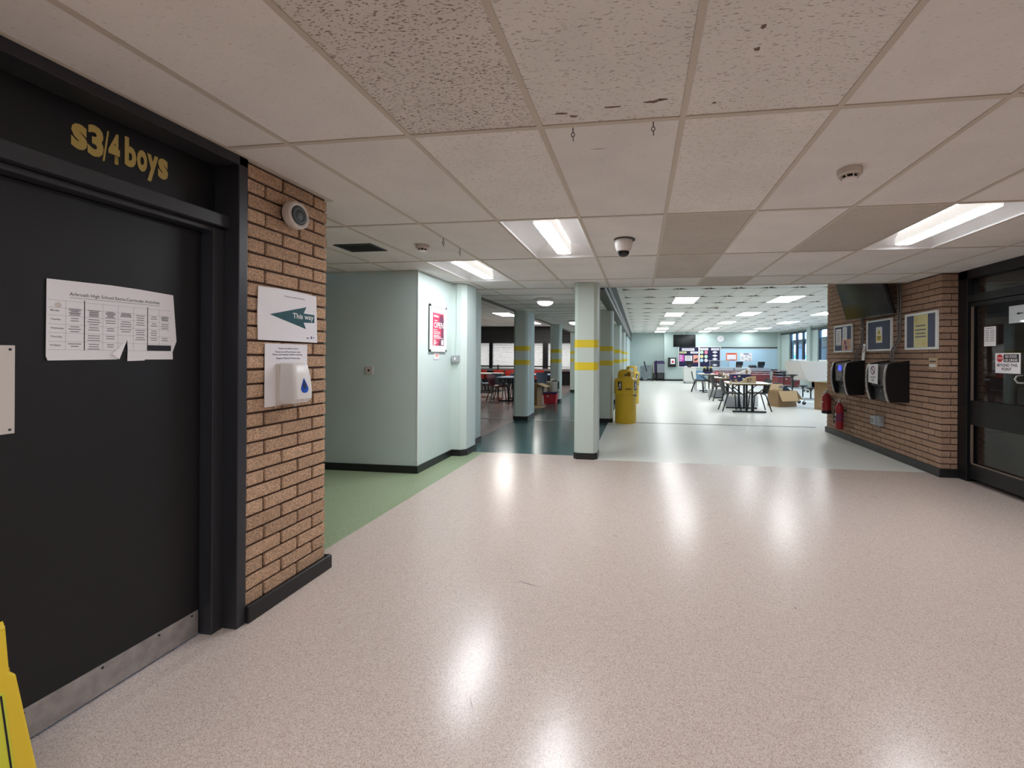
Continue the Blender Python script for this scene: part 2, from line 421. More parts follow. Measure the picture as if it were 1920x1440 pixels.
for b in lst[298:]:
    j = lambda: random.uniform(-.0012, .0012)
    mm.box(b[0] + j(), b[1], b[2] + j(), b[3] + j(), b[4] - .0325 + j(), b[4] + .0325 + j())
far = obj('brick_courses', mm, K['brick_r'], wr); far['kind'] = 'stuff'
struct('baseboard_right', M().prism([(WR + .004, RY1 + .02), (WR - .025, RY1 + .02), (WR - .025, RY0 - .025), (3.6, RY0 - .025), (3.6, RY0 + .004), (WR + .004, RY0 + .004)], 0, .1), K['skirt'], label='black skirting along the right brick wall', bevel=.006)

# --- mint walls -------------------------------------------------------------------
blockpts = [(-6.1, 4.62), (-2.53, 4.62), (-2.53, 5.52), (-2.40, 5.52), (-2.34, 5.58), (-2.34, 5.90), (-2.38, 5.94), (-2.66, 5.94), (-2.66, 6.2), (-6.1, 6.2)]
struct('wall_left_corridor', M().prism(blockpts, 0, LZ), K['mint'], label='mint painted wall block with a pilaster at its far end')
struct('trim_5', B(-2.534, -2.526, 4.616, 4.624, .085, LZ), K['white_trim'], label='pale corner bead of the mint wall')
struct('baseboard_corridor', M().prism([(-6.1, 4.606), (-2.516, 4.606), (-2.516, 5.506), (-2.394, 5.506), (-2.326, 5.574), (-2.326, 5.906), (-2.374, 5.954), (-2.55, 5.954), (-2.55, 5.0), (-6.1, 5.0)], 0, .085), K['skirt'], label='black skirting around the mint wall block')
jamb = struct('wall_left_jamb', B(-2.66, -2.50, 6.2, 6.52, 0, LZ), K['mint_col'], label='narrow mint jamb behind the pilaster')
struct('baseboard_jamb', B(-2.67, -2.488, 6.19, 6.53, 0, .085), K['skirt'], label='black base of the narrow mint jamb')

# --- outer shell -------------------------------------------------------------------
struct('roof', M().box(-9.6, 8.2, -3.8, 20.35, 2.98, 3.1).box(-.9, 8.2, 20.35, 26.5, 2.98, 3.1), K['void'], label='roof deck above the suspended ceilings')
struct('wall_front', B(-6.4, 6.9, -3.7, -3.5, 0, 2.98), K['brick'], label='wall at the near end of the lobby')
struct('wall_left_near', B(-2.5, -1.97, -3.5, .80, 0, LZ), K['brick'], label='brick wall before the black door')
struct('wall_left_far', B(-6.3, -6.1, 2.2, 6.2, 0, 2.98), K['mint'], label='end wall of the green side corridor')
struct('wall_dining_left', B(-9.4, -9.2, 6.0, 20.2, 0, 2.98), K['aqua'], label='side wall of the dining bay')
struct('wall_dining_front', B(-9.4, -6.1, 6.0, 6.2, 0, 2.98), K['aqua'], label='front wall of the dining bay')
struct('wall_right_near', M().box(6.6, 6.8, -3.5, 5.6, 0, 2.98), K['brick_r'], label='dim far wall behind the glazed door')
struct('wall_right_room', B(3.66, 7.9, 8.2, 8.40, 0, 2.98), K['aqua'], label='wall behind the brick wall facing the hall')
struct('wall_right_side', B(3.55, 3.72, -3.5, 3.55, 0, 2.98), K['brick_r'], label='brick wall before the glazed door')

# --- ceilings ------------------------------------------------------------------------
def tile(parent, x0, x1, y0, y1, z, mk, g=.006, cache={}):
    lx, ly = x1 - x0 - 2 * g, y1 - y0 - 2 * g
    key = (round(lx, 3), round(ly, 3), mk)
    if key not in cache:
        me = B(-lx / 2, lx / 2, -ly / 2, ly / 2, 0, .016).mesh(); me.materials.append(K[mk]); cache[key] = me
    o = bpy.data.objects.new('ceiling_tile', cache[key]); COL.objects.link(o); o.parent = parent
    o.location = ((x0 + x1) / 2, (y0 + y1) / 2, z)
    return o
LIGHTS_L = [(-2, 1), (-4, 2), (3, 1), (-2, -2), (3, -2)]          # lobby fittings by grid cell; last two unseen, added to brighten the lobby
GX = lambda i: .17 + .6 * i
GY = lambda j: 1.798 + 1.2 * j
cl = struct('ceiling', B(-6.1, 3.62, -3.5, 6.04, LZ + .15, LZ + .18), K['void'], label='suspended ceiling of beige mineral tiles over the lobby')
for i in range(-7, 6):
    for j in range(-5, 4):
        x0, x1 = max(GX(i), -6.1), min(GX(i + 1), 3.6)
        y0, y1 = max(GY(j), -3.48), min(GY(j + 1), 6.03)
        if x1 - x0 < .05 or y1 - y0 < .05 or (i, j) in LIGHTS_L: continue
        if x1 < -1.9 and y1 < 2.3: continue
        mk = 'tile'
        if (i, j) in ((-2, -1),): mk = 'tile_rough'
        elif (i, j) in ((-1, -1), (0, -1), (-2, 0), (0, 0)): mk = 'tile_mid' if j < 0 else 'tile_soft'
        elif (i, j) in ((0, 1), (0, 2), (2, 1), (1, 3)): mk = 'tile_dark'
        t = tile(cl, x0, x1, y0, y1, LZ + .004, mk)
for i in range(-6, 6):
    x = GX(i); y0 = 2.47 if x < -1.97 else -3.48
    obj('grid_bar', B(x - .012, x + .012, y0, 6.03, LZ - .001, LZ + .022), K['tbar'], cl)
for j in range(-4, 4):
    y = GY(j); x0 = -6.1 if y > 2.47 else -1.97
    obj('grid_bar', B(x0, 3.6, y - .012, y + .012, LZ - .0005, LZ + .02), K['tbar'], cl)
obj('edge_angle', M().box(-2.64, 3.44, 6.02, 6.045, LZ - .002, LZ + .06).box(-2.1, 3.44, 6.045, 6.06, LZ, HZ + .1), K['tbar'], cl)
obj('wall_angle', B(-1.985, -1.945, -3.4, 2.49, LZ - .003, LZ + .02), K['tbar'], cl)
def blot(parent, cx, cy, lx, ly, n=14):
    pts = []
    for k in range(n):
        a = 2 * PI * k / n; r = random.uniform(.55, 1.0)
        pts.append((cx + lx * r * math.cos(a), cy + ly * r * math.sin(a), LZ + .0036))
    obj('scuff_mark', M().flat(pts), K['stain'], cl)
for q in ((-.32, 1.71, .035, .010), (-.275, 1.735, .02, .012), (-.11, 1.69, .05, .007), (.04, 1.675, .04, .011), (.075, 1.665, .03, .010), (.36, 1.335, .011, .014), (.365, 1.43, .012, .012), (.28, 1.71, .012, .008), (-.2, 2.02, .05, .003)): blot(cl, *q)

cc = struct('ceiling_corridor', B(-2.66, -.5, 6.06, 20.1, LZ + .06, LZ + .09), K['void'], label='low tiled ceiling over the teal corridor')
xs = [-2.66, -2.18, -.98, -.55]
y = 6.06
while y < 20.0:
    for a, b in zip(xs, xs[1:]): tile(cc, a, b, y, min(y + .6, 20.1), LZ + .002, 'tile_hall', .01)
    y += .6
for k in range(24): obj('grid_bar', B(-2.62, -.56, 6.06 + .6 * k - .006, 6.06 + .6 * k + .006, LZ - .0012, LZ + .012), K['conduit'], cc)
for x in xs[1:3]: obj('grid_bar', B(x - .010, x + .010, 6.06, 20.1, LZ, LZ + .016), K['tbar'], cc)
cdn = struct('ceiling_dining', B(-9.3, -2.66, 6.1, 20.1, HZ + .06, HZ + .09), K['void'], label='higher tiled ceiling of the dining bay')
DL = [(-4.9, 13.7), (-4.9, 17.3)]
x = -9.1
while x < -2.75:
    y = 6.5
    while y < 20.0:
        if not any(abs(x - a) < .05 and abs(y - b) < .05 for a, b in DL):
            tile(cdn, x, min(x + .6, -2.66), y, min(y + 1.2, 20.1), HZ, 'tile_hall')
        y += 1.2
    x += .6
struct('trim_6', B(-2.72, -2.62, 6.06, 20.1, LZ - .01, HZ + .05), K['steelband'], label='dark edge between corridor and dining ceilings')

ch = struct('ceiling_hall', B(-.55, 7.9, 6.06, 26.2, HZ + .07, HZ + .1), K['void'], label='higher suspended ceiling of pale tiles over the hall')
HX = lambda i: .23 + .6 * i
HY = lambda j: 10.5 + 1.2 * j
LIGHTS_H = [(i, j) for i in (1, 5, 9) for j in (0, 3, 6, 9, 11)]
tm = M(); g = .006; a, b = .3 - g, .6 - g; q = .17
ring = [(-a, -b + q, 0), (-a, b - q, 0), (-a + q, b, 0), (a - q, b, 0), (a, b - q, 0), (a, -b + q, 0), (a - q, -b, 0), (-a + q, -b, 0)]
tm.v = ring + [(-a, -b, 0), (-a, b, .035), (a, b, .035), (a, -b, 0), (-a, -b, .045), (-a, b, .045), (a, b, .045), (a, -b, .045)]
tm.f = [(0, 1, 2, 3, 4, 5, 6, 7), (0, 7, 8), (1, 9, 2), (3, 10, 4), (5, 11, 6), (8, 12, 13, 9, 1, 0), (9, 13, 14, 10, 3, 2), (10, 14, 15, 11, 5, 4), (11, 15, 12, 8, 7, 6), (12, 15, 14, 13)]
HTILE = tm.mesh(); HTILE.materials.append(K['tile_hall']); HTILE.materials.append(K['tile_edge'])
for pl in HTILE.polygons:
    if abs(pl.normal.z) < .5: pl.material_index = 1
for i in range(-1, 13):
    for j in range(-3, 13):
        if (i, j) in LIGHTS_H: continue
        if HX(i) > 3.4 and HY(j) < 8.0: continue
        o = bpy.data.objects.new('ceiling_tile', HTILE); COL.objects.link(o); o.parent = ch
        o.location = (HX(i) + .3, HY(j) + .6, HZ)
obj('edge_strip', B(-.505, -.372, 6.9, 25.9, HZ, HZ + .03), K['tile_hall'], ch)
obj('grid_bar', M().box(-.55, 7.8, 25.9, 26.1, HZ - .0, HZ + .02), K['tbar'], ch)
for i in range(0, 13): obj('grid_bar', B(HX(i) - .006, HX(i) + .006, 6.9, 25.9, HZ + .004, HZ + .03), K['tile_hall'], ch)

# --- fascia between the corridor and the hall -----------------------------------------
fa = struct('trim_7', B(-.66, -.50, 6.06, 25.75, 2.31, 2.55), K['steelband'], label='grey steel fascia between teal corridor and hall')
rb = M()
for k in range(12): rb.box(-.62, -.505 + (.012 if k % 2 else 0), 6.06, 25.75, 2.555 + k * .0205, 2.555 + (k + 1) * .0205)
obj('ribbed_grille', rb, K['ribband'], fa)

# --- hall walls -------------------------------------------------------------------------
wb = struct('wall_back', B(1.40, 7.9, 25.2, 26.3, 0, 2.98), K['aqua'], label='pale aqua end wall of the hall')
struct('wall_back_recess', B(-.8, 1.42, 25.75, 26.3, 0, 2.98), K['aqua'], label='recessed left part of the hall end wall')
struct('wall_hall_left', B(-.8, -.56, 20.1, 25.8, 0, 2.98), K['aqua'], label='hall side wall beyond the columns')
struct('baseboard_back', M().box(1.385, 7.7, 25.18, 25.2, 0, .1).box(1.385, 1.4, 25.18, 25.75, 0, .1).box(-.56, 1.4, 25.73, 25.75, 0, .1), K['skirt'], label='black skirting along the hall end wall')
hs = obj('shutter_panel', M().box(4.56, 7.62, 25.185, 25.21, .72, 1.90), K['hatch'], wb)
obj('shutter_rail', M().box(4.56, 7.64, 25.15, 25.21, 1.90, 1.955).box(4.56, 7.64, 25.15, 25.21, .66, .72), K['skirt'], wb)
obj('shutter_bead', B(4.56, 7.62, 25.17, 25.21, 1.86, 1.895), K['white_trim'], wb)
# right hand wall of the hall: columns with windows between
WX = 7.62
wcols = [(23.6, 25.2), (20.0, 21.0), (16.3, 17.3), (12.6, 13.6), (8.4, 9.9)]
wh = struct('wall_hall_right', M().box(WX + .1, WX + .3, 8.4, 25.2, 2.66, 2.98), K['aqua'], label='window wall of the hall with pale blue piers')
for (a, b) in wcols:
    m = M().box(WX + .1, WX + .3, a, b, 0, 2.7).box(WX, WX + .12, b - .42, b, 0, HZ + .02)
    obj('pier', m, K['aqua'], wh)
obj('sill_wall', B(WX + .1, WX + .3, 8.4, 25.2, 0, .45), K['aqua'], wh)
obj('head_rail', B(WX + .06, WX + .1, 8.4, 25.2, 2.62, 2.70), K['frame'], wh)
wn = 1
for (a, b) in ((21.0, 23.6), (17.3, 20.0), (13.6, 16.3), (9.9, 12.6)):
    wi = sempty('window_%d' % wn, (WX + .2, a, .45), label='dark framed hall window, bay %s from the end wall' % ['nearest', 'second', 'third', 'fourth'][wn - 1]); wn += 1
    w_ = b - a; h_ = 2.2
    obj('window_frame', M().box(-.04, .04, 0, .07, 0, h_).box(-.04, .04, w_ - .07, w_, 0, h_).box(-.04, .04, 0, w_, 0, .06).box(-.04, .04, 0, w_, h_ - .06, h_), K['frame'], wi)
    for k in (1, 2): obj('mullion', B(-.04, .04, w_ * k / 3 - .09, w_ * k / 3 + .09, .06, h_ - .06), K['frame'], wi)
    obj('transom_rail', B(-.06, .02, .05, w_ - .05, .78, .84), K['white_trim'], wi)
    obj('lower_rail', B(-.06, .02, .05, w_ - .05, .40, .44), K['white_trim'], wi)
    for k in range(3): obj('pane', B(-.004, .004, w_ * k / 3 + .05, w_ * (k + 1) / 3 - .05, .06, h_ - .06), K['glass'], wi)
# outside the windows: covered walkway and a far turquoise building
struct('ground', B(7.95, 60, 0, 90, -.2, -.05), K['outside'], label='paved ground outside the hall windows')
wk = struct('canopy', B(7.95, 9.6, 8, 34, 2.18, 2.3), K['darkclad'], label='dark canopy over the walkway outside the hall')
for k in range(14): obj('canopy_post', B(8.9, 9.05, 9.3 + 1.75 * k, 10.25 + 1.75 * k, -.05, 2.18), K['darkclad'], wk)
bd = tag(struct('annex', M().box(16, 20, 34, 60, -.05, 2.0), K['turq'], label='turquoise clad building seen through the hall windows'), None, None)
for z in (.5, 1.1, 1.7): obj('white_band', B(15.9, 16.0, 34, 60, z, z + .2), K['white_trim'], bd)

# --- dining bay window wall ------------------------------------------------------------
wd = struct('wall_dining_back', M().box(-9.3, -.66, 20.0, 20.3, 0, .74).box(-9.3, -.66, 20.06, 20.3, 2.0, 2.98), K['blackp'], label='black clad window wall at the end of the dining bay')
for k in range(8): obj('cladding_board', B(-9.3, -.66, 19.93, 20.06, 2.0 + k * .104, 2.0 + k * .104 + .098), K['darkclad'], wd)
obj('window_sill', M().box(-9.3, -.66, 19.8, 20.05, .74, .78).box(-9.3, -.66, 19.86, 20.0, .66, .74), K['steel'], wd)
xb = [-9.2, -7.23, -7.07, -4.58, -4.33, -1.9, -1.7, -.7]
for k in range(0, 8, 2):
    m = M(); z = .92
    while z < 1.99:
        m.add([(xb[k], 20.03, z), (xb[k + 1], 20.03, z), (xb[k + 1], 19.985, z + .05), (xb[k], 19.985, z + .05), (xb[k], 20.03, z + .085), (xb[k + 1], 20.03, z + .085)], [(0, 1, 2, 3), (3, 2, 5, 4)]); z += .085
    wi = sempty('window_%d' % wn, (0, 0, 0), label='white blind lowered in dining window bay %d of the window wall' % (k // 2 + 1)); wn += 1
    o = obj('blind', m, K['blind'], wi); obj('bottom_rail', B(xb[k], xb[k + 1], 19.97, 20.06, .78, .92), K['white_trim'], wi)
for k in (1, 3, 5): obj('mullion', B(xb[k], xb[k + 1], 19.94, 20.06, .78, 2.0), K['blackp'], wd)

# --- door 1: black door with transom panel -----------------------------------------------
d1 = sempty('door_1', (0, 0, 0), label='black flush door with metal kick plate and transom panel')
obj('jamb', M().box(-2.3, -1.955, 1.855, 1.905, 0, LZ).box(-2.3, -1.955, .80, .85, 0, LZ).box(-2.3, -1.955, .80, 1.905, 2.285, LZ - .002), K['frame'], d1, bevel=.004)
obj('door_stop', M().box(-2.3, -2.035, 1.80, 1.856, 0, 1.968).box(-2.3, -2.035, .85, .9, 0, 1.968), K['frame'], d1, bevel=.004)
obj('transom_rail', M().box(-2.3, -2.0, .85, 1.855, 1.97, 2.03).box(-2.3, -2.04, .85, 1.855, 1.945, 1.97), K['frame'], d1, bevel=.004)
tp = obj('transom_panel', B(-2.3, -2.09, .85, 1.855, 2.03, 2.29), K['black'], d1)
lf = obj('door_leaf', B(-2.15, -2.10, .9, 1.798, .008, 1.943), K['black'], d1, bevel=.003)
kp = obj('kick_plate', B(-2.10, -2.094, .91, 1.79, .012, .125), K['alu'], lf, bevel=.001); kp['label'] = 'scuffed aluminium kick plate'
m = M()
for yy in (1.0, 1.2, 1.42, 1.62, 1.76): m.lathe([(0, 0), (.005, 0), (.005, .0015), (.003, .0022), (0, .0022)], 8, 'x', (-2.094, yy, .112))
obj('screw', m, K['leg'], lf)
pp = obj('push_plate', B(-2.10, -2.096, 1.075, 1.178, 1.08, 1.378), K['white2'], lf, bevel=.002); pp['label'] = 'pale metal push plate'
m = M()
for yy in (1.087, 1.166):
    for zz in (1.094, 1.364): m.lathe([(0, 0), (.0045, 0), (.003, .0015), (0, .0015)], 8, 'x', (-2.096, yy, zz))
obj('plate_screw', m, K['dkplastic'], lf)
fr = bpy.data.objects.new('transom_lettering', None); COL.objects.link(fr); fr.parent = tp; fr.location = (-2.0895, 1.313, 2.1); fr.rotation_euler = (0, 0, PI / 2)
# lettering children are made flat in front of the panel
TEXT_DOOR = fr

# --- door 2: dark framed glazed door at the right ---------------------------------------
d2 = sempty('door_2', (3.6, 5.41, 0), -PI / 2, label='dark framed glazed door with two panes beside the brick wall')
# local x runs towards the camera, -y faces the lobby
obj('jamb', M().box(0, .14, -.01, .12, 0, LZ).box(1.02, 1.86, -.01, .12, 0, LZ).box(0, 1.86, -.01, .12, 2.24, LZ), K['blackp'], d2, bevel=.004)
obj('top_rail', B(.14, 1.02, 0, .1, 1.98, 2.06), K['blackp'], d2)
dl = obj('door_leaf', M().box(.14, .165, .02, .075, .04, 1.975).box(.82, 1.02, .02, .075, .04, 1.975).box(.16, .83, .02, .075, .04, .2).box(.16, .83, .02, .075, .63, .9).box(.16, .83, .02, .075, 1.93, 1.975), K['blackp'], d2, bevel=.003)
obj('glazing_bead', M().box(.165, .18, .012, .03, .9, 1.93).box(.165, .18, .012, .03, .2, .63).box(.165, .82, .012, .03, .2, .212), K['bead'], dl)
obj('pane', B(.165, .825, .045, .051, .9, 1.93), K['glass'], dl)
obj('pane', B(.165, .825, .045, .051, .2, .63), K['glass'], dl)
obj('pane', B(.14, 1.02, .045, .051, 2.06, 2.24), K['glass'], d2)
hd = obj('door_handle', M().tube([(.80, .02, 1.2), (.80, -.03, 1.19), (.80, -.045, 1.16), (.83, -.045, 1.13), (.90, -.045, 1.13)], .009, 8), K['steel'], dl, smooth=True)
obj('lock_case', B(.78, .9, -.015, .03, .92, 1.08), K['blackp'], dl, bevel=.01)
# ------------------------------------------------------------------ lobby lights
def lobby_light(i, j, label):
    x0, y0 = GX(i) + .012, GY(j) + .012; wx, wy = .576, 1.176
    t = thing('recessed_light', label, 'light', (x0 + wx / 2, y0 + wy / 2, LZ), 0, 'recessed lobby light fittings')
    hx, hy = wx / 2, wy / 2
    prof = [(-hx, 0), (-hx + .012, .03), (-hx + .05, .065), (-hx + .12, .092), (-.09, .1)]; n = len(prof)
    for sgn in (-1, 1):
        v = [(sgn * -px, -hy, pz) for px, pz in prof] + [(sgn * -px, hy, pz) for px, pz in prof]
        obj('reflector_wing', M().add(v, [(k, k + 1, n + k + 1, n + k) for k in range(n - 1)]), K['refl'], t, smooth=True)
    for sgn in (-1, 1):
        n = 20; rows = []
        def wing(x_):
            x_ = -abs(x_)
            for (xa, za), (xb, zb) in zip(prof, prof[1:]):
                if x_ <= xb: return za + (zb - za) * (x_ - xa) / (xb - xa)
            return .1
        for f in (0, .35, .7, 1):
            for k in range(n + 1):
                x_ = hx * math.sin((2 * k / n - 1) * PI / 2); wz = wing(x_)
                rows.append((x_, sgn * (hy - f ** .7 * .17 * (wz / .1)), f * (wz + .001)))
        obj('end_reflector', M().add(rows, [(g * (n + 1) + k, g * (n + 1) + k + 1, (g + 1) * (n + 1) + k + 1, (g + 1) * (n + 1) + k) for g in range(3) for k in range(n)]), K['refl'], t, smooth=True)
    bw, y1 = .07, hy - .085
    def outline(w_, yy, z):
        e = [(w_ * math.cos(PI * k / 10), yy - w_ * .55 + w_ * .55 * math.sin(PI * k / 10), z) for k in range(11)]
        return e + [(-x_, -y_, z) for x_, y_, _ in e]
    bk = obj('lamp_basket', M().loft([outline(bw, y1, .1), outline(bw, y1, .03), outline(bw * .93, y1, .016)], cap=False), K['basket'], t, smooth=True)
    obj('diffuser', M().flat(outline(bw * .93, y1, .0155)), K['lamp'], bk)
    obj('housing', M().box(-hx, hx, -hy, hy, .104, .11), K['refl'], t)
LL = ['recessed twin wing light over the pink floor beside the dome camera', 'recessed light near the mint wall pilaster', 'recessed light nearest the glazed door', 'added unseen recessed light over the lobby just inside the black door', 'added unseen recessed light over the near end of the lobby by the glazed door side']
for (i, j), l in zip(LIGHTS_L, LL): lobby_light(i, j, l)

# ------------------------------------------------------------------ ceiling fixtures
def smoke(loc, label, s=1.0, z=None):
    t = thing('smoke_detector', label, 'smoke detector', loc, 0, 'ceiling smoke detectors')
    obj('base', M().lathe([(0, 0), (.058 * s, 0), (.058 * s, -.03 * s), (.053 * s, -.034 * s), (0, -.034 * s)], 28), K['white2'], t, smooth=True)
    m = M()
    for k in range(8):
        a = 2 * PI * k / 8; c_, s_ = math.cos(a), math.sin(a)
        m.tube([(.046 * s * c_, .046 * s * s_, -.033 * s), (.036 * s * c_, .036 * s * s_, -.05 * s)], .004 * s, 5)
    obj('cage', m, K['white2'], t)['kind'] = 'stuff'
    obj('sensor', M().lathe([(0, -.033 * s), (.034 * s, -.033 * s), (.03 * s, -.05 * s), (0, -.05 * s)], 20), K['blackp'], t)
    obj('cap', M().lathe([(0, -.049 * s), (.038 * s, -.049 * s), (.034 * s, -.056 * s), (0, -.058 * s)], 24), K['white'], t, smooth=True)
smoke((1.08, 2.40, LZ + .003), 'white smoke detector on the tile before the glazed door light')
smoke((-1.92, 3.58, LZ + .003), 'white smoke detector between the dark vent and ceiling hooks')
smoke((2.15, 12.6, HZ), 'grey smoke detector on the hall ceiling behind the first lamp', 1.1)
smoke((4.95, 16.6, HZ), 'grey smoke detector on the hall ceiling towards the windows', 1.1)
smoke((2.6, 21.8, HZ), 'small detector on the hall ceiling in front of the television', .8)
t = thing('dome_camera', 'white ceiling dome camera with black half globe', 'camera', (-.14, 3.6, LZ + .003))
obj('base_ring', M().lathe([(0, 0), (.088, 0), (.088, -.008), (0, -.008)], 28), K['dkplastic'], t, loc=(.008, 0, 0), smooth=True)
obj('housing', M().lathe([(0, -.002), (.073, -.002), (.075, -.03), (.068, -.075), (.054, -.1), (0, -.1)], 32), K['white'], t, smooth=True)
obj('dome', M().lathe([(.05, -.098), (.048, -.115), (.038, -.134), (.02, -.144), (0, -.147)], 28), K['screen'], t, smooth=True)
obj('trim_ring', M().lathe([(.056, -.092), (.058, -.1), (.05, -.104), (.046, -.1)], 28), K['white2'], t, smooth=True)
def hook(loc, label, s=1):
    t = thing('ceiling_hook', label, 'hook', loc, 0, 'ceiling hooks')
    obj('stem', M().tube([(0, 0, 0), (0, 0, -.022 * s)], .0022 * s, 6), K['leg'], t)
    ri = [(.007 * s * math.cos(2 * PI * k / 14), 0, -.03 * s + .009 * s * math.sin(2 * PI * k / 14)) for k in range(14)]
    obj('eye', M().tube(ri + [ri[0]], .0018 * s, 5), K['leg'], t)
    obj('tail', M().tube([(0, 0, -.038 * s), (.002, 0, -.058 * s)], .0018 * s, 6), K['leg'], t)
hook((-.29, 1.815, LZ), 'thin metal hook by the smudges on the fissured tile, mint wall side')
hook((.05, 1.81, LZ), 'thin metal hook by the smudges on the fissured tile, glazed door side')
hook((-1.625, 3.37, LZ), 'metal hook on the ceiling bar farther from the mint wall', 1.3)
hook((-1.625, 3.70, LZ), 'metal hook on the ceiling bar beside the smoke detector', 1.3)
t = thing('air_vent', 'dark square air vent in the ceiling of the side corridor', 'vent', (-2.53, 3.6, LZ))
obj('vent_frame', M().box(-.18, .18, -.125, -.105, -.004, .004).box(-.18, .18, .105, .125, -.004, .004).box(-.18, -.16, -.105, .105, -.004, .004).box(.16, .18, -.105, .105, -.004, .004), K['dkplastic'], t)
obj('vent_back', B(-.16, .16, -.105, .105, .0, .003), K['blackp'], t)
for k in range(8): obj('vent_slat', B(-.16, .16, -.1 + k * .026, -.092 + k * .026, -.004, .0), K['dkplastic'], t)

# ------------------------------------------------------------------ left wall: door lettering, papers, sounder, sanitiser
for ch_, x0, x1, z0, z1, bo in (('s', 0, .047, .017, .113, .045), ('3', .048, .097, .012, .132, .045), ('/', .094, .114, .008, .132, .006), ('4', .112, .15, .012, .134, .04), ('b', .166, .207, .022, .142, .045), ('o', .209, .247, .022, .113, .045), ('y', .246, .289, -.006, .11, .04), ('s', .288, .328, .022, .113, .045)):
    text(ch_, x0, -.001, z0, x1 - x0, z1 - z0, K['gold'], TEXT_DOOR, bo)
# activity timetable
t = thing('notice_paper', 'torn white activities timetable stuck on the black door', 'notice', (-2.097, 1.25, 1.32), PI / 2)
pts = [(1.254, 1.619), (1.444, 1.625), (1.536, 1.624), (1.671, 1.618), (1.686, 1.41), (1.67, 1.362), (1.671, 1.328), (1.561, 1.328), (1.559, 1.324), (1.498, 1.322), (1.499, 1.37), (1.497, 1.412), (1.463, 1.329), (1.258, 1.326), (1.253, 1.341)]
pts = [(a - 1.25, b - 1.32) for a, b in pts]
sh = obj('sheet', M().prism(pts, -.0015, 0, 'y'), K['paper'], t)
obj('turned_flap', M().flat([(.247, -.002, .092), (.213, -.012, .009), (.192, -.006, .03)]), K['paper2'], t)
obj('black_cell', rect(.318, .413, .046, .070, -.0018), K['ink'], t)
text('Arbroath High School Extra-Curricular Activities', .066, -.0018, .243, .30, .016, K['ink'], sh, .006, 'heading', rot=.012)
m = M()
m.flat([(.066, -.0018, .240), (.366, -.0018, .2436), (.366, -.0018, .2424), (.066, -.0018, .2388)])
for x, z0, z1 in ((.109, .044, .233), (.320, .068, .233)): m.box(x - .0014, x + .0014, -.0018, -.0016, z0, z1)
obj('table_rule', m, K['ink'], t)
m = M()
for z in (.225, .198, .17, .138, .107, .075, .045): m.box(.008, .41, -.0017, -.0016, z, z + .0007)
for x in (.055, .165, .215, .268, .365): m.box(x, x + .0006, -.0017, -.0016, .045, .225)
obj('table_grid', m, K['greyink'], t)
for s, z in (('Monday', .183), ('Tuesday', .151), ('Wednesday', .119), ('Thursday', .088), ('Fridays', .057)):
    text(s, .014, -.0018, z, .004 * len(s), .008, K['ink'], sh, .01, 'day')
m = M()
for r in range(6):
    for c, (a, b) in enumerate(((.062, .1), (.117, .158), (.172, .208), (.222, .262), (.274, .312), (.328, .36), (.37, .404))):
        if random.random() < .18 or (r == 5 and c > 2): continue
        zz = (.19, .185, .155, .124, .093, .06)[r]
        for k in range(random.choice((2, 3, 3))):
            s_ = random.uniform(0, .008); m.flat([(a + s_, -.0017, zz - .009 * k + .006), (b - s_, -.0017, zz - .009 * k + .006), (b - s_, -.0017, zz - .009 * k + .009), (a + s_, -.0017, zz - .009 * k + .009)])
obj('table_entries', m, K['greyink'], t)['kind'] = 'stuff'
obj('crest', disc(.034, .208, .010, -.0017, 14), K['white2'], t)
# this way sign
t = thing('direction_sign', 'white sign with dark green arrow reading This way', 'sign', (-1.962, 1.97, 1.43), PI / 2)
pts = [(.0, .0), (.41, -.003), (.40, .279), (.2, .287), (.0, .279), (-.004, .14)]
obj('sheet', M().prism(pts, -.003, 0, 'y'), K['paper2'], t)
ar = [(.068, .139), (.322, .205), (.302, .166), (.386, .164), (.386, .116), (.302, .112), (.320, .075)]
aw = obj('arrow', M().flat([(x, -.0034, z) for x, z in ar]), K['darkgreen'], t)
text('This way', .222, -.0038, .122, .156, .040, K['white'], aw, .018)
text('Protect yourself and others.', .165, -.0034, .243, .145, .010, K['navyink'], t, .01)
m = M().box(.358, .366, -.0035, -.003, .018, .034).flat([(.376, -.0035, .02), (.386, -.0035, .026), (.376, -.0035, .032)])
obj('emblem', m, K['navyink'], t)
obj('small_print', rect(.325, .342, .018, .026, -.0034), K['greyink'], t)
# sanitiser notice and dispenser
t = thing('sanitiser_notice', 'white sanitiser notice behind the dispenser on the brick pier', 'notice', (-1.962, 2.012, 1.073), PI / 2)
obj('sheet', B(0, .29, -.002, 0, 0, .34), K['paper2'], t)
for s, z, x, w_ in (('Protect yourself and others.', .308, .085, .14), ('Keep yourself and others safe.', .289, .065, .175), ('Please use sanitiser before entering.', .274, .048, .205), ('Respect Physical Distancing.', .254, .07, .165)):
    text(s, x, -.0025, z, w_, .011, K['navyink'], t, .012)
t = thing('sanitiser_dispenser', 'white hand sanitiser dispenser with a blue drop window', 'dispenser', (-1.964, 2.15, 1.07), PI / 2)
def rr(wd, d, z, k=5):
    r = []; n = 28
    for i in range(n):
        a = 2 * PI * i / n; c_, s_ = math.cos(a), math.sin(a)
        r.append((math.copysign(abs(c_) ** (2 / k), c_) * wd / 2, -d / 2 + math.copysign(abs(s_) ** (2 / k), s_) * d / 2, z))
    return r
bd_ = obj('cover', M().loft([rr(.105, .075, .012), rr(.122, .104, .018), rr(.133, .122, .04), rr(.134, .122, .09), rr(.128, .114, .16), rr(.118, .1, .222), rr(.106, .085, .236), rr(.08, .06, .241)]), K['white'], t, smooth=True)
obj('back_plate', B(-.07, .07, -.022, 0, .006, .234), K['white2'], t, bevel=.005)
dr = []
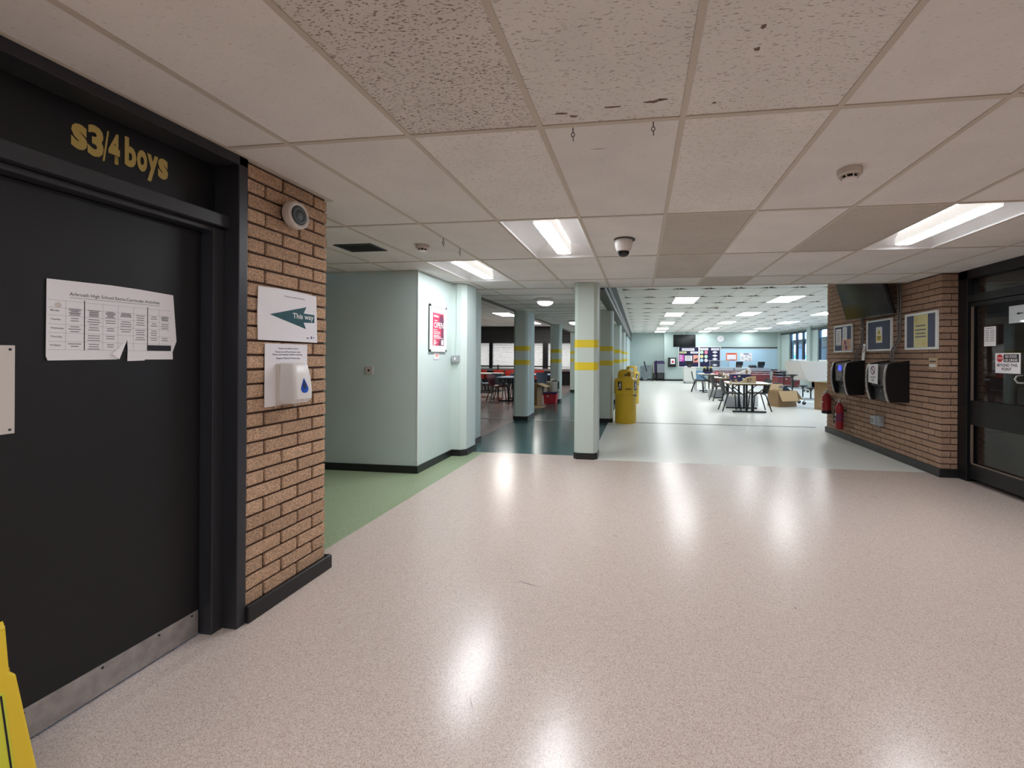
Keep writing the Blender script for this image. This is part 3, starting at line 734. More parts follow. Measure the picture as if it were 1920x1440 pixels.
for k in range(24):
    a = 2 * PI * k / 24; r_ = .026
    x_ = r_ * math.sin(a) * (1 if math.cos(a) < 0 else (1 - .75 * math.cos(a))); z_ = -r_ * -1 * math.cos(a) * (1 if math.cos(a) < 0 else 2.1)
    dr.append((x_, z_))
def face_y(z): return -(.122 - (z - .09) * .114) - .0015
obj('drop_window', M().add([(x_ - .002, face_y(.098 + z_), .098 + z_) for x_, z_ in dr] + [(x_ - .002, face_y(.098 + z_) + .006, .098 + z_) for x_, z_ in dr], [tuple(range(24))] + [(i, (i + 1) % 24, 24 + (i + 1) % 24, 24 + i) for i in range(24)]), K['blueglass'], bd_)
obj('inner_drop', M().flat([(x_ * .5 - .002, face_y(.11 + z_ * .6) - .0008, .11 + z_ * .6) for x_, z_ in dr]), K['navydark'], bd_)  # smaller dark blue drop laid over the window
obj('nozzle', M().tube([(0, -.06, .012), (0, -.06, -.004)], .008, 10), K['white2'], t)
obj('lock_dot', disc(-.02, .034, .0028, -.1232, 8), K['ink'], bd_)
# round sounder
t = thing('alarm_sounder', 'round white sounder with dark grille high on the brick pier', 'speaker', (-1.964, 2.165, 2.135), PI / 2)
obj('mount', M().lathe([(0, 0), (.055, 0), (.055, -.03), (0, -.03)], 24, 'y'), K['blackp'], t, smooth=True)
obj('shell', M().lathe([(0, -.012), (.06, -.012), (.072, -.022), (.078, -.045), (.074, -.064), (.064, -.071), (.056, -.066), (0, -.064)], 36, 'y'), K['white2'], t, smooth=True)
obj('grille', M().lathe([(0, -.065), (.055, -.065), (.051, -.069), (.036, -.071), (.03, -.068), (.02, -.071), (0, -.071)], 32, 'y'), K['dkplastic'], t, smooth=True)

# wet floor sign at the left
t = thing('wet_floor_sign', 'yellow folding wet floor sign standing in front of the black door', 'sign', (-1.785, .848, 0), math.radians(71)); t.scale = (1.08, 1, 1)
def panel(sg, full):
    m = M(); ang = .2; H_ = .60; off = H_ * math.sin(ang) * sg
    def P(x, z, d=0):
        return (x, -sg * (.0) + sg * (.012 - 0) + sg * (.115) * (1 - z / H_) + sg * d, z)
    out = [(-.17, 0), (.17, 0), (.125, .46), (.115, .475), (.112, .60), (-.112, .60), (-.115, .475), (-.125, .46)]
    v = [P(x, z) for x, z in out] + [P(x, z, -.018) for x, z in out]; n = len(out)
    m.add(v, [tuple(range(n))] + [tuple(range(n, 2 * n))] + [(i, (i + 1) % n, n + (i + 1) % n, n + i) for i in range(n)])
    o = obj('panel', m, K['yellowsign'], t, bevel=.004)
    lab = [(-.125, .07), (.125, .07), (.105, .43), (-.105, .43)]
    obj('label', M().flat([P(x, z, .0012 ) for x, z in lab]), K['limelabel'], o)
    brd = M()
    for i in range(4):
        a, b = lab[i], lab[(i + 1) % 4]; c = (0, .25)
        sh_ = lambda p, f: (c[0] + (p[0] - c[0]) * f, c[1] + (p[1] - c[1]) * f)
        brd.flat([P(*sh_(a, .97), .002), P(*sh_(b, .97), .002), P(*sh_(b, .94), .002), P(*sh_(a, .94), .002)])
    obj('label_border', brd, K['ink'], o)
    fig = M()
    for q in ([(-.02, .33), (.0, .36), (.03, .35), (.02, .32)], [(.0, .32), (.05, .26), (.03, .24), (-.03, .29)], [(.04, .25), (.09, .20), (.08, .185), (.02, .22)], [(-.02, .28), (-.07, .22), (-.06, .20), (-.0, .26)], [(.01, .23), (.03, .15), (.05, .15), (.04, .24)]):
        fig.flat([P(x, z, .002) for x, z in q])
    obj('slip_figure', fig, K['ink'], o)
panel(-1, True); panel(1, True)
obj('hinge', M().tube([(-.11, 0, .592), (.11, 0, .592)], .016, 8), K['yellowsign'], t)

# ------------------------------------------------------------------ mint wall fittings
t = thing('push_button_plate', 'steel push button plate on the shaded mint wall', 'switch', (-3.13, 4.618, 1.18))
obj('plate', B(-.048, .048, -.006, 0, -.045, .045), K['white2'], t, bevel=.002)
obj('button', M().lathe([(0, -.006), (.012, -.006), (.012, -.012), (0, -.014)], 14, 'y'), K['blackp'], t)
t = thing('poster_frame', 'white snap frame with a red OPEN poster on the mint wall', 'poster', (-2.528, 4.866, 1.405), PI / 2)
W_, H_ = .445, .58
obj('back_board', B(.0, W_, -.012, 0, 0, H_), K['paper'], t)
obj('frame_bar', M().box(0, .024, -.02, 0, .02, H_ - .02), K['white_trim'], t); obj('frame_bar', M().box(W_ - .024, W_, -.02, 0, .02, H_ - .02), K['white_trim'], t)
obj('frame_bar', M().box(.02, W_ - .02, -.02, 0, 0, .024), K['white_trim'], t); obj('frame_bar', M().box(.02, W_ - .02, -.02, 0, H_ - .024, H_), K['white_trim'], t)
for x in (0, W_ - .028):
    for z in (0, H_ - .028): obj('corner_cap', B(x, x + .028, -.023, 0, z, z + .028), K['blackp'], t, bevel=.003)
po = obj('poster', B(.085, .375, -.0145, -.012, .078, .482), K['red'], t)
obj('dark_figure', M().flat([(x, -.0148, z) for x, z in ((.25, .40), (.27, .46), (.33, .47), (.375, .42), (.375, .30), (.36, .25), (.375, .20), (.375, .078), (.23, .078), (.26, .15), (.31, .2), (.3, .3), (.25, .34))]), K['plum'], po)
text('OPEN', .11, -.0155, .295, .255, .075, K['white'], po, .02)
m = lines([(.1, .2, .268), (.1, .27, .243), (.1, .28, .222), (.1, .25, .200), (.1, .29, .183), (.1, .36, .165), (.1, .17, .140), (.1, .16, .125), (.1, .2, .110), (.1, .17, .097), (.1, .14, .085), (.13, .22, .445), (.13, .24, .432), (.12, .2, .385)], -.0155, .009)
obj('poster_text', m, K['white'], po)['kind'] = 'stuff'
obj('badge', M().flat([(.118 + .016 * math.cos(k), -.0155, .443 + .016 * math.sin(k)) for k in range(6)]), K['white'], po)
obj('plain_box', rect(.305, .36, .085, .15, -.0156), K['paper2'], po)
t = thing('small_label', 'small white label with red figures below the poster frame', 'label', (-2.528, 5.0, 1.31), PI / 2)
obj('card', B(0, .14, -.003, 0, 0, .085), K['paper'], t)
for k in range(4): obj('figure', B(.045 + k * .02, .058 + k * .02, -.0035, -.003, .035, .062), K['orange'], t)
t = thing('surface_switch', 'grey surface switch box on the pilaster', 'switch', (-2.463, 5.518, 1.27))
obj('box', B(-.05, .05, -.045, 0, 0, .092), K['greyplastic'], t, bevel=.004)
obj('rocker', B(-.012, .012, -.052, -.045, .028, .064), K['white'], t, bevel=.002)
obj('cable_drop', M().tube([(-.0, -.006, .092), (.0, -.006, .3), (.006, -.006, .34), (.006, -.006, 1.06)], .005, 6), K['mint'], t)

# ------------------------------------------------------------------ striped columns
def column(x, y, label, w_=.305, h=LZ):
    t = thing('striped_column', label, 'column', (x, y + w_ / 2, 0), 0, 'mint columns with yellow bands')
    def octa(s, c=.045):
        a = w_ / 2 + s
        return [(-a + c, -a), (a - c, -a), (a, -a + c), (a, a - c), (a - c, a), (-a + c, a), (-a, a - c), (-a, -a + c)]
    obj('shaft', M().prism(octa(0), .0, h), K['mint_col'], t)
    for z0, z1 in ((1.476, 1.577), (1.176, 1.281)): obj('yellow_band', M().prism(octa(.0015), z0, z1), K['yellowband'], t)
    obj('base_skirt', M().prism(octa(.008), 0, .083), K['skirt'], t)
    obj('edge_trim', B(w_ / 2 - .002, w_ / 2 + .008, w_ / 2 - .05, w_ / 2 - .03, .083, h), K['white_trim'], t)
    return t
XR, XL = -.7075, -2.515
nm = ['first', 'second', 'third', 'fourth', 'fifth', 'sixth']
for k, y in enumerate((5.60, 8.83, 12.75, 16.4, 19.85, 23.4)):
    column(XR, y, ['mint column with yellow bands standing at the edge of the pink floor', 'mint banded column right beside the nearer yellow bin', 'mint banded column beside the farther yellow bin', 'mint banded column, fourth in the hall row', 'mint banded column, fifth in the hall row', 'mint banded column nearest the hall end wall'][k], h=LZ if k < 5 else HZ)
for k, y in enumerate((8.83, 12.6, 16.3)):
    column(XL, y, ['mint banded column at the dining side threshold', 'mint banded column just behind the red crate', 'mint banded column farthest along the dining side'][k])
jb = struct('wall_left_channel', B(-2.62, -2.38, 9.16, 9.52, 0, LZ), K['mint_col'], label='mint partition channel behind the dining side column')
struct('baseboard_channel', B(-2.63, -2.37, 9.15, 9.53, 0, .083), K['skirt'], label='black base of the mint partition channel')

# ------------------------------------------------------------------ corridor dome lamps
for k, (x, y) in enumerate(((-1.6, 7.13), (-1.76, 11.4), (-1.7, 15.6))):
    t = thing('dome_lamp', ['round dome lamp over the near end of the teal floor', 'round dome lamp midway along the teal corridor', 'round dome lamp far along the teal corridor'][k], 'light', (x, y, LZ), 0, 'corridor dome lamps')
    obj('rim', M().lathe([(0, 0), (.145, 0), (.15, -.02), (.148, -.05), (.138, -.055), (0, -.055)], 36), K['white'], t, smooth=True)
    obj('diffuser', M().lathe([(.136, -.052), (.125, -.075), (.09, -.1), (.045, -.113), (0, -.116)], 36), K['dome_lamp'], t, smooth=True)

# ------------------------------------------------------------------ right brick wall fittings
RW = WR   # face of the brick wall; local x = towards the camera, origin given by far edge y
def rwall(name, label, cat, y, z, group=None): return thing(name, label, cat, (RW, y, z), -PI / 2, group)
def board(label, y1, y0, z0, z1):
    t = rwall('notice_board', label, 'notice board', y1, z0, 'framed notice boards'); w_ = y1 - y0; h_ = z1 - z0
    obj('felt', B(.01, w_ - .01, -.014, 0, .01, h_ - .01), K['felt'], t)
    obj('frame_bar', B(0, w_, -.026, 0, 0, .028), K['white_trim'], t, bevel=.003); obj('frame_bar', B(0, w_, -.026, 0, h_ - .028, h_), K['white_trim'], t, bevel=.003)
    obj('frame_bar', B(0, .028, -.026, 0, .028, h_ - .028), K['white_trim'], t, bevel=.003); obj('frame_bar', B(w_ - .028, w_, -.026, 0, .028, h_ - .028), K['white_trim'], t, bevel=.003)
    return t, w_, h_
t, w_, h_ = board('white framed notice board with two printed sheets and a photograph', 8.09, 7.44, 1.456, 1.916)
p = obj('sheet', B(.06, .25, -.016, -.014, .12, .40), K['paper'], t)
obj('print', lines([(.08, .23, .36)] + [(.1, .21, .33 - k * .018) for k in range(10)] + [(.08, .23, .135)], -.0165, .007), K['greyink'], p)
p = obj('sheet', B(.31, .46, -.016, -.014, .2, .42), K['paper'], t)
obj('print', lines([(.33, .44, .39 - k * .02) for k in range(8)], -.0165, .005), K['greyink'], p)
p = obj('photo', B(.29, .59, -.0165, -.014, .035, .215), K['peach'], t)
for k, (x, z) in enumerate(((.35, .09), (.44, .08), (.53, .1), (.4, .16), (.5, .165))): obj('bun', disc(x, z, .042, -.0172 - k * .0002, 14), K['plum'] if k % 2 else K['wood'], p)
t, w_, h_ = board('white framed notice board with one small yellow warning sign', 6.995, 6.346, 1.46, 1.915)
p = obj('warning_sign', B(.25, .405, -.017, -.014, .12, .345), K['paper'], t)
obj('yellow_field', rect(.265, .39, .14, .225, -.0175), K['yellow_p'], p)
obj('triangle', M().flat([(.275, -.0175, .24), (.38, -.0175, .24), (.3275, -.0175, .325)]), K['yellow_p'], p)
obj('flash', M().flat([(.315, -.018, .252), (.34, -.018, .252), (.333, -.018, .295), (.322, -.018, .295)]), K['ink'], p)
obj('print', lines([(.275, .38, .2), (.275, .38, .18), (.29, .37, .16)], -.018, .01), K['ink'], p)
t, w_, h_ = board('white framed notice board holding a tall pale yellow poster', 6.05, 5.445, 1.465, 1.92)
p = obj('yellow_poster', B(.17, .43, -.0165, -.014, .03, .43), K['cream_y'], t)
obj('print', lines([(.205, .395, .285), (.20, .40, .235), (.21, .39, .19), (.2, .4, .15)], -.0172, .017), K['greyink'], p)
for x, z in ((.22, .37), (.37, .075)):
    m = M()
    for k in range(8): a = 2 * PI * k / 8; m.flat([(x, -.0172, z), (x + .035 * math.cos(a - .15), -.0172, z + .035 * math.sin(a - .15)), (x + .045 * math.cos(a), -.0172, z + .045 * math.sin(a)), (x + .035 * math.cos(a + .15), -.0172, z + .035 * math.sin(a + .15))])
    obj('star', m, K['gold'], p)

# wall television above
t = rwall('television', 'black wall television tilted down above the notice boards', 'television', 6.68, 2.26)
tv = bpy.data.objects.new('screen_unit', None); COL.objects.link(tv); tv.parent = t; tv.location = (0, -.25, 0); tv.rotation_euler = (math.radians(16), 0, math.radians(4))
obj('body', B(-.56, .56, 0, .05, -.33, .33), K['blackp'], tv, bevel=.008)
obj('screen', B(-.545, .545, -.003, .002, -.315, .315), K['screen'], tv)
obj('bracket', M().box(-.12, .12, -.03, 0, -.2, .2).tube([(0, -.02, .0), (0, -.18, .0)], .03, 8), K['dkplastic'], t)

# payment machines
def machine(label, y_far, group):
    t = rwall('payment_machine', label, 'machine', y_far, .79, group); w_ = .47
    prof = [(0, 0), (-.245, 0), (-.262, .04), (-.288, .15), (-.298, .27), (-.29, .40), (-.268, .485), (-.25, .497), (0, .54)]
    inner = [(0, .005), (-.19, .005), (-.2, .17), (-.245, .20), (-.25, .40), (-.24, .485), (0, .525)]
    obj('case', M().prism(inner, .03, w_ - .03, 'x'), K['dkplastic'], t)
    for x in (0, w_ - .03):
        sp = obj('side_cheek', M().prism(prof, x, x + .03, 'x'), K['blackp'], t)
        m = M()
        for (a, b), (c, d) in zip(prof[1:-1], prof[2:-1]):
            m.add([(x - .002, a - .001, b), (x + .032, a - .001, b), (x + .032, c - .001, d), (x - .002, c - .001, d), (x - .002, a + .012, b), (x + .032, a + .012, b), (x + .032, c + .012, d), (x - .002, c + .012, d)], [(0, 1, 2, 3), (4, 7, 6, 5), (0, 4, 5, 1), (1, 5, 6, 2), (2, 6, 7, 3), (3, 7, 4, 0)])
        obj('silver_edge', m, K['alu'], sp)
    fp = obj('front_panel', B(.10, w_ - .06, -.262, -.24, .21, .47), K['conduit'], t, bevel=.003)
    obj('coin_chute', M().prism([(-.262, .215), (-.278, .215), (-.262, .275)], .18, .31, 'x'), K['blackp'], t)
    obj('key_lock', M().lathe([(0, -.212), (.009, -.212), (.007, -.218), (0, -.218)], 12, 'y', (w_ / 2, 0, .125)), K['steel'], t)
    obj('lower_door', M().prism([(-.192, .02), (-.202, .165), (-.21, .165), (-.2, .02)], .1, w_ - .06, 'x'), K['dkplastic'], t)
    return t, fp
t, fp = machine('black payment machine with a lit blue display', 7.55, 'payment machines on the brick wall')
obj('display', B(.2, .29, -.266, -.26, .37, .45), K['bluescreen'], fp)
obj('display_text', rect(.225, .265, .402, .42, -.267), K['white'], fp)
obj('keypad', B(.32, .36, -.266, -.26, .28, .38), K['dkplastic'], fp); obj('slot', B(.13, .15, -.266, -.26, .38, .45), K['blackp'], fp)
t2, fp = machine('black payment machine with a prohibition notice taped on', 6.455, 'payment machines on the brick wall')
t = rwall('taped_notice', 'white notice with red prohibition sign taped to the payment machine', 'notice', 6.36, 1.03)
obj('sheet', M().prism([(0, 0), (.225, -.015), (.235, .25), (.0, .245)], -.305, -.302, 'y'), K['paper2'], t)
m = M(); n = 28; cx, cz = .115, .165
for k in range(n):
    a, b = 2 * PI * k / n, 2 * PI * (k + 1) / n
    m.flat([(cx + .058 * math.cos(a), -.3062, cz + .058 * math.sin(a)), (cx + .058 * math.cos(b), -.3062, cz + .058 * math.sin(b)), (cx + .043 * math.cos(b), -.3062, cz + .043 * math.sin(b)), (cx + .043 * math.cos(a), -.3062, cz + .043 * math.sin(a))])
m.flat([(cx - .04, -.3063, cz + .028), (cx - .028, -.3063, cz + .04), (cx + .04, -.3063, cz - .028), (cx + .028, -.3063, cz - .04)])
obj('prohibition_sign', m, K['plum'], t)
text('DO NOT', .055, -.3062, .058, .125, .026, K['ink'], t, .02); text('USE', .075, -.3062, .018, .07, .026, K['ink'], t, .02)
t = rwall('leaning_notice', 'white prohibition card leaning on the farther payment machine behind the pipes', 'notice', 7.086, 1.325)
obj('card', M().add([(0, -.05, 0), (.085, -.05, .0), (.09, -.034, .25), (.012, -.034, .25), (0, -.047, 0), (.085, -.047, .0), (.09, -.031, .25), (.012, -.031, .25)], [(0, 1, 2, 3), (4, 7, 6, 5), (0, 4, 5, 1), (1, 5, 6, 2), (2, 6, 7, 3), (3, 7, 4, 0)]), K['paper2'], t)
m = M()
def Q(r_, an): z = .17 + r_ * math.sin(an); return (.047 + r_ * math.cos(an) * .75, -.051 + z * .064, z)
for k in range(20):
    a, b = 2 * PI * k / 20, 2 * PI * (k + 1) / 20
    m.flat([Q(.05, a), Q(.05, b), Q(.037, b), Q(.037, a)])
m.flat([Q(.04, 2.5), Q(.04, 2.2), Q(.04, -.6), Q(.04, -.9)])
obj('prohibition_sign', m, K['plum'], t)
# conduits
def conduit(label, pts):
    t = thing('conduit_pipe', label, 'pipe', (RW, pts[0][0], 0), -PI / 2, 'grey conduit pipes on the brick wall')
    y0 = pts[0][0]
    path = [(y0 - a, -b, z) for a, b, z in pts]
    obj('pipe', M().tube(path, .011, 8), K['conduit'], t, smooth=True)
    for (a, b, z) in (pts[1], pts[-2]): obj('clip', B(y0 - a - .02, y0 - a + .02, -.03, 0, z + .05, z + .075), K['conduit'], t)
for k, dy in enumerate((0, .055)):
    conduit(['outer grey pipe dropping from the television to the farther machine', 'inner grey pipe dropping from the television to the farther machine'][k],
            [(7.10 + dy, .018, 2.2), (7.10 + dy, .018, 1.75), (7.10 + dy, .018, 1.60), (7.155 + dy, .025, 1.52), (7.19 + dy, .06, 1.44), (7.2 + dy, .06, 1.36), (7.2 + dy, .06, 1.312)])
    conduit(['outer grey pipe dropping from the ceiling to the nearer machine', 'inner grey pipe dropping from the ceiling to the nearer machine'][k],
            [(6.155 + dy, .018, 2.55), (6.155 + dy, .018, 1.78), (6.155 + dy, .018, 1.62), (6.20 + dy, .025, 1.54), (6.225 + dy, .06, 1.46), (6.235 + dy, .06, 1.38), (6.235 + dy, .06, 1.312)])
# switch plate, isolator, extinguishers
t = rwall('switch_plate', 'bronze plate with a row of white switches on the brick wall', 'switch', 5.602, 1.228)
obj('plate', B(0, .145, -.014, 0, 0, .136), K['brass'], t, bevel=.003)
for k in range(4):
    obj('rocker', B(.024 + k * .026, .043 + k * .026, -.02, -.014, .03, .062), K['white'], t); obj('label_tab', B(.026 + k * .026, .041 + k * .026, -.0155, -.014, .085, .103), K['ink'], t)
t = rwall('isolator_box', 'grey isolator switch box low on the brick wall', 'switch', 6.70, .395)
obj('box', B(0, .15, -.075, 0, 0, .14), K['greyplastic'], t, bevel=.006)
obj('raised_cover', B(-.02, .1, -.1, -.075, .012, .135), K['greyplastic'], t, bevel=.005)
obj('cover_inset', rect(.0, .075, .04, .1, -.1008), K['conduit'], t)
def extinguisher(label, y, z, h, r, co2):
    t = rwall('fire_extinguisher', label, 'fire extinguisher', y, z, 'red fire extinguishers on the brick wall')
    c = (0, -.095, 0)
    obj('cylinder', M().lathe([(0, 0), (r * .9, 0), (r, .015), (r, h * .8), (r * .9, h * .88), (r * .55, h * .96), (r * .34, h), (0, h)], 24, 'z', c), K['redext'], t, smooth=True)
    if not co2: obj('base_boot', M().lathe([(r, -.003), (r * 1.06, -.002), (r * 1.06, .05), (r, .052)], 24, 'z', c), K['blackp'], t, smooth=True)
    v = obj('valve', M().lathe([(0, h - .01), (.018, h - .01), (.018, h + .035), (0, h + .04)], 12, 'z', c), K['steel'], t)
    obj('handle', M().tube([(.0, -.095, h + .03), (.05, -.1, h + .05), (.11, -.1, h + .075)], .007, 6).tube([(.0, -.095, h + .015), (.06, -.1, h + .02), (.11, -.1, h + .01)], .006, 6), K['blackp'], v)
    obj('label_band', M().lathe([(r + .0006, h * .28), (r + .0006, h * .62)], 24, 'z', c, cap=False), K['plum'] if co2 else K['redext'], t, smooth=True)
    obj('label_print', M().box(-r * .5, r * .5, -.095 - r - .002, -.095 - r * .8, h * .56, h * .585).box(-r * .5, r * .3, -.095 - r - .002, -.095 - r * .8, h * .5, h * .52).lathe([(0, -.0), (.014, 0), (.014, .004), (0, .004)], 10, 'y', (-r * .3, -.095 - r - .002, h * .36)), K['white'], t)
    obj('bracket', M().box(-.05, .05, -.05, 0, h * .7, h * .74), K['blackp'], t)
    if co2:
        obj('hose', M().tube([(-.01, -.1, h + .02), (-.06, -.11, h + .01), (-.1, -.11, h - .05), (-.105, -.11, h - .12)], .009, 8), K['blackp'], t, smooth=True)
        obj('horn', M().lathe([(0, h - .36), (.032, h - .36), (.026, h - .16), (.012, h - .12), (0, h - .12)], 14, 'z', (-.108, -.11, 0)), K['blackp'], t, smooth=True)
    else:
        obj('hose', M().tube([(-.01, -.1, h + .02), (-.05, -.12, h + .0), (-r - .01, -.12, h * .8), (-r - .012, -.12, h * .3)], .008, 8), K['blackp'], t, smooth=True)
        obj('gauge', M().lathe([(0, -.13), (.018, -.13), (.018, -.12), (0, -.12)], 12, 'y', (-.01, 0, h + .01)), K['white'], t)
extinguisher('slim red extinguisher with black horn on the brick wall', 7.70, .17, .44, .062, True)
extinguisher('red extinguisher with black boot at the brick wall end', 8.20, .37, .36, .075, False)

# notices on the glazed door
def dnot(label, x0, x1, z0, z1):
    return thing('door_notice', label, 'notice', (3.6, 5.41 - x0, z0), -PI / 2), x1 - x0, z1 - z0
t, w_, h_ = dnot('small printed sheet stuck on the glazed door', .31, .457, 1.49, 1.695)
sh = obj('sheet', B(0, w_, .038, .0425, 0, h_), K['paper2'], t)
obj('print', lines([(.02, w_ - .02, h_ - .02)] + [(.012, .065, h_ - .045 - k * .018) for k in range(7)] + [(.078, w_ - .012, h_ - .045 - k * .018) for k in range(7)], .0375, .006), K['greyink'], t)
t, w_, h_ = dnot('white NO FOOD OR DRINK notice on the glazed door', .46, .75, 1.212, 1.415)
obj('sheet', B(0, w_, .036, .0425, 0, h_), K['paper2'], t)
o8 = [(.055 + .042 * math.cos(PI / 8 + k * PI / 4), .0355, .151 + .042 * math.sin(PI / 8 + k * PI / 4)) for k in range(8)]
st = obj('stop_octagon', M().flat(o8), K['redink'], t)
text('STOP', .02, .035, .14, .07, .022, K['white'], st, .02)
bl = obj('black_banner', rect(.1, w_ - .012, .112, .19, .0355), K['ink'], t)
text('NO FOOD', .12, .035, .154, .135, .028, K['white'], bl, .025); text('OR DRINK', .108, .035, .118, .16, .028, K['white'], bl, .025)
text('BEYOND THIS', .022, .035, .066, .24, .030, K['ink'], t, .02); text('POINT', .08, .035, .026, .115, .030, K['ink'], t, .02)
t, w_, h_ = dnot('pale sheet with a small arrow on the inside of the glazed door', .60, .80, 1.71, 1.88)
obj('sheet', B(0, w_, .0515, .0545, 0, h_), K['paper2'], t)
obj('arrow_mark', M().flat([(.08, .0512, .09), (.12, .0512, .105), (.12, .0512, .075)]).flat([(.12, .0512, .095), (.16, .0512, .095), (.16, .0512, .086), (.12, .0512, .086)]), K['ink'], t)
# ------------------------------------------------------------------ hall and dining lights
rown = ['first', 'second', 'third', 'fourth', 'fifth']; coln = ['column', 'middle', 'window']
for i, j in LIGHTS_H:
    r_ = (0, 3, 6, 9, 11).index(j); c_ = (1, 5, 9).index(i)
    t = thing('ceiling_panel_light', 'bright ceiling panel light, %s row from the lobby, %s side of the hall' % (rown[r_], coln[c_]) if c_ != 1 else 'bright ceiling panel light, %s row from the lobby, middle of the hall' % rown[r_], 'light', (HX(i) + .3, HY(j) + .6, HZ), 0, 'bright panel lights in the hall ceiling')
    obj('frame', M().box(-.295, .295, -.595, -.575, -.006, .02).box(-.295, .295, .575, .595, -.006, .02).box(-.295, -.275, -.575, .575, -.006, .02).box(.275, .295, -.575, .575, -.006, .02), K['white'], t)
    obj('diffuser', B(-.275, .275, -.575, .575, -.003, .012), K['panel_lamp'], t)
for k, (x, y) in enumerate(DL):
    t = thing('ceiling_panel_light', ['panel light in the dining ceiling nearer the lobby', 'panel light in the dining ceiling nearer the blinds'][k], 'light', (x + .3, y + .6, HZ), 0, 'panel lights in the dining ceiling')
    obj('frame', M().box(-.295, .295, -.595, -.575, -.006, .02).box(-.295, .295, .575, .595, -.006, .02).box(-.295, -.275, -.575, .575, -.006, .02).box(.275, .295, -.575, .575, -.006, .02), K['white'], t)
    obj('diffuser', B(-.275, .275, -.575, .575, -.003, .012), K['dine_lamp'], t)

# ------------------------------------------------------------------ yellow bins
def yellow_bin(x, y, rz, label):
    t = thing('litter_bin', label, 'bin', (x, y, 0), rz, 'yellow hooded litter bins')
    obj('drum', M().lathe([(0, 0), (.212, 0), (.218, .012), (.218, .62), (0, .62)], 32), K['yellow'], t, smooth=True)
    def oc(r, z, ph=PI / 8): return [(r * math.cos(ph + k * PI / 4), r * math.sin(ph + k * PI / 4), z) for k in range(8)]
    hood = obj('hood', M().loft([oc(.24, .585), oc(.245, .60), oc(.247, .885), oc(.235, .905), oc(.19, .93)]), K['yellow'], t, bevel=.006)
    # dome with open arches: base ring, eight posts, cap
    dm = M().lathe([(.165, .92), (.172, .925), (.168, .955), (.15, .955), (.15, .92)], 24)
    for k in range(4):
        a = PI / 4 + k * PI / 2; c_, s_ = math.cos(a), math.sin(a)
        ring = []
        for z, r, wd in ((.94, .158, .075), (1.0, .155, .06), (1.055, .142, .07)):
            ring.append([(r * c_ - s_ * wd, r * s_ + c_ * wd, z), (r * c_ + s_ * wd, r * s_ - c_ * wd, z), ((r - .02) * c_ + s_ * wd * .8, (r - .02) * s_ - c_ * wd * .8, z), ((r - .02) * c_ - s_ * wd * .8, (r - .02) * s_ + c_ * wd * .8, z)])
        dm.loft(ring)
    dm.lathe([(.155, 1.045), (.158, 1.055), (.12, 1.088), (.07, 1.1), (0, 1.104)], 24)
    obj('dome_lid', dm, K['yellow'], t, smooth=True)
    obj('liner', M().lathe([(0, .925), (.13, .925), (.13, .96), (0, .96)], 20), K['yellow'], t, smooth=True)
    for k in range(8):
        a = -PI / 2 + k * PI / 4
        R = .2285
        if k in (1, 7, 3, 5):
            pl = bpy.data.objects.new('sticker', None)
            m = M(); p = obj('sticker', M().box(-.045, .045, -R - .003, -R + .004, .68, .86), K['blackp'], t, rot=(0, 0, a + PI / 2), bevel=.002)
            f = M().flat([(.012 + .012 * math.cos(2 * PI * q / 10), -R - .004, .835 + .012 * math.sin(2 * PI * q / 10)) for q in range(10)])
            f.flat([(-.002, -R - .004, .815), (.024, -R - .004, .82), (.026, -R - .004, .75), (.02, -R - .004, .70), (.01, -R - .004, .70), (.01, -R - .004, .75), (-.012, -R - .004, .77), (-.02, -R - .004, .78)])
            f.flat([(-.032, -R - .004, .75), (-.012, -R - .004, .75), (-.015, -R - .004, .70), (-.029, -R - .004, .70)])
            obj('litter_symbol', f, K['white'], p)
        if k in (0, 4):
            obj('slot', M().box(-.06, .06, -R - .004, -R + .004, .70, .715), K['blackp'], t, rot=(0, 0, a + PI / 2)); obj('front_plate', M().box(-.08, .08, -R - .006, -R + .004, .72, .86), K['yellow'], t, rot=(0, 0, a + PI / 2), bevel=.004)
    sk = M()
    for (a0, a1) in ((-1.35, -.35),):
        n = 8; v = []
        for k in range(n + 1):
            a = a0 + (a1 - a0) * k / n; v += [(.223 * math.cos(a), .223 * math.sin(a), .59), (.223 * math.cos(a), .223 * math.sin(a), .59 - .06 * k / n)]
        sk.add(v, [(2 * k, 2 * k + 1, 2 * k + 3, 2 * k + 2) for k in range(n)])
    obj('bag_edge', sk, K['blackp'], t)
yellow_bin(-.283, 8.9, .26, 'yellow hooded litter bin beside the second hall column')
yellow_bin(-.235, 12.7, .0, 'yellow hooded litter bin farther off beside the third hall column')

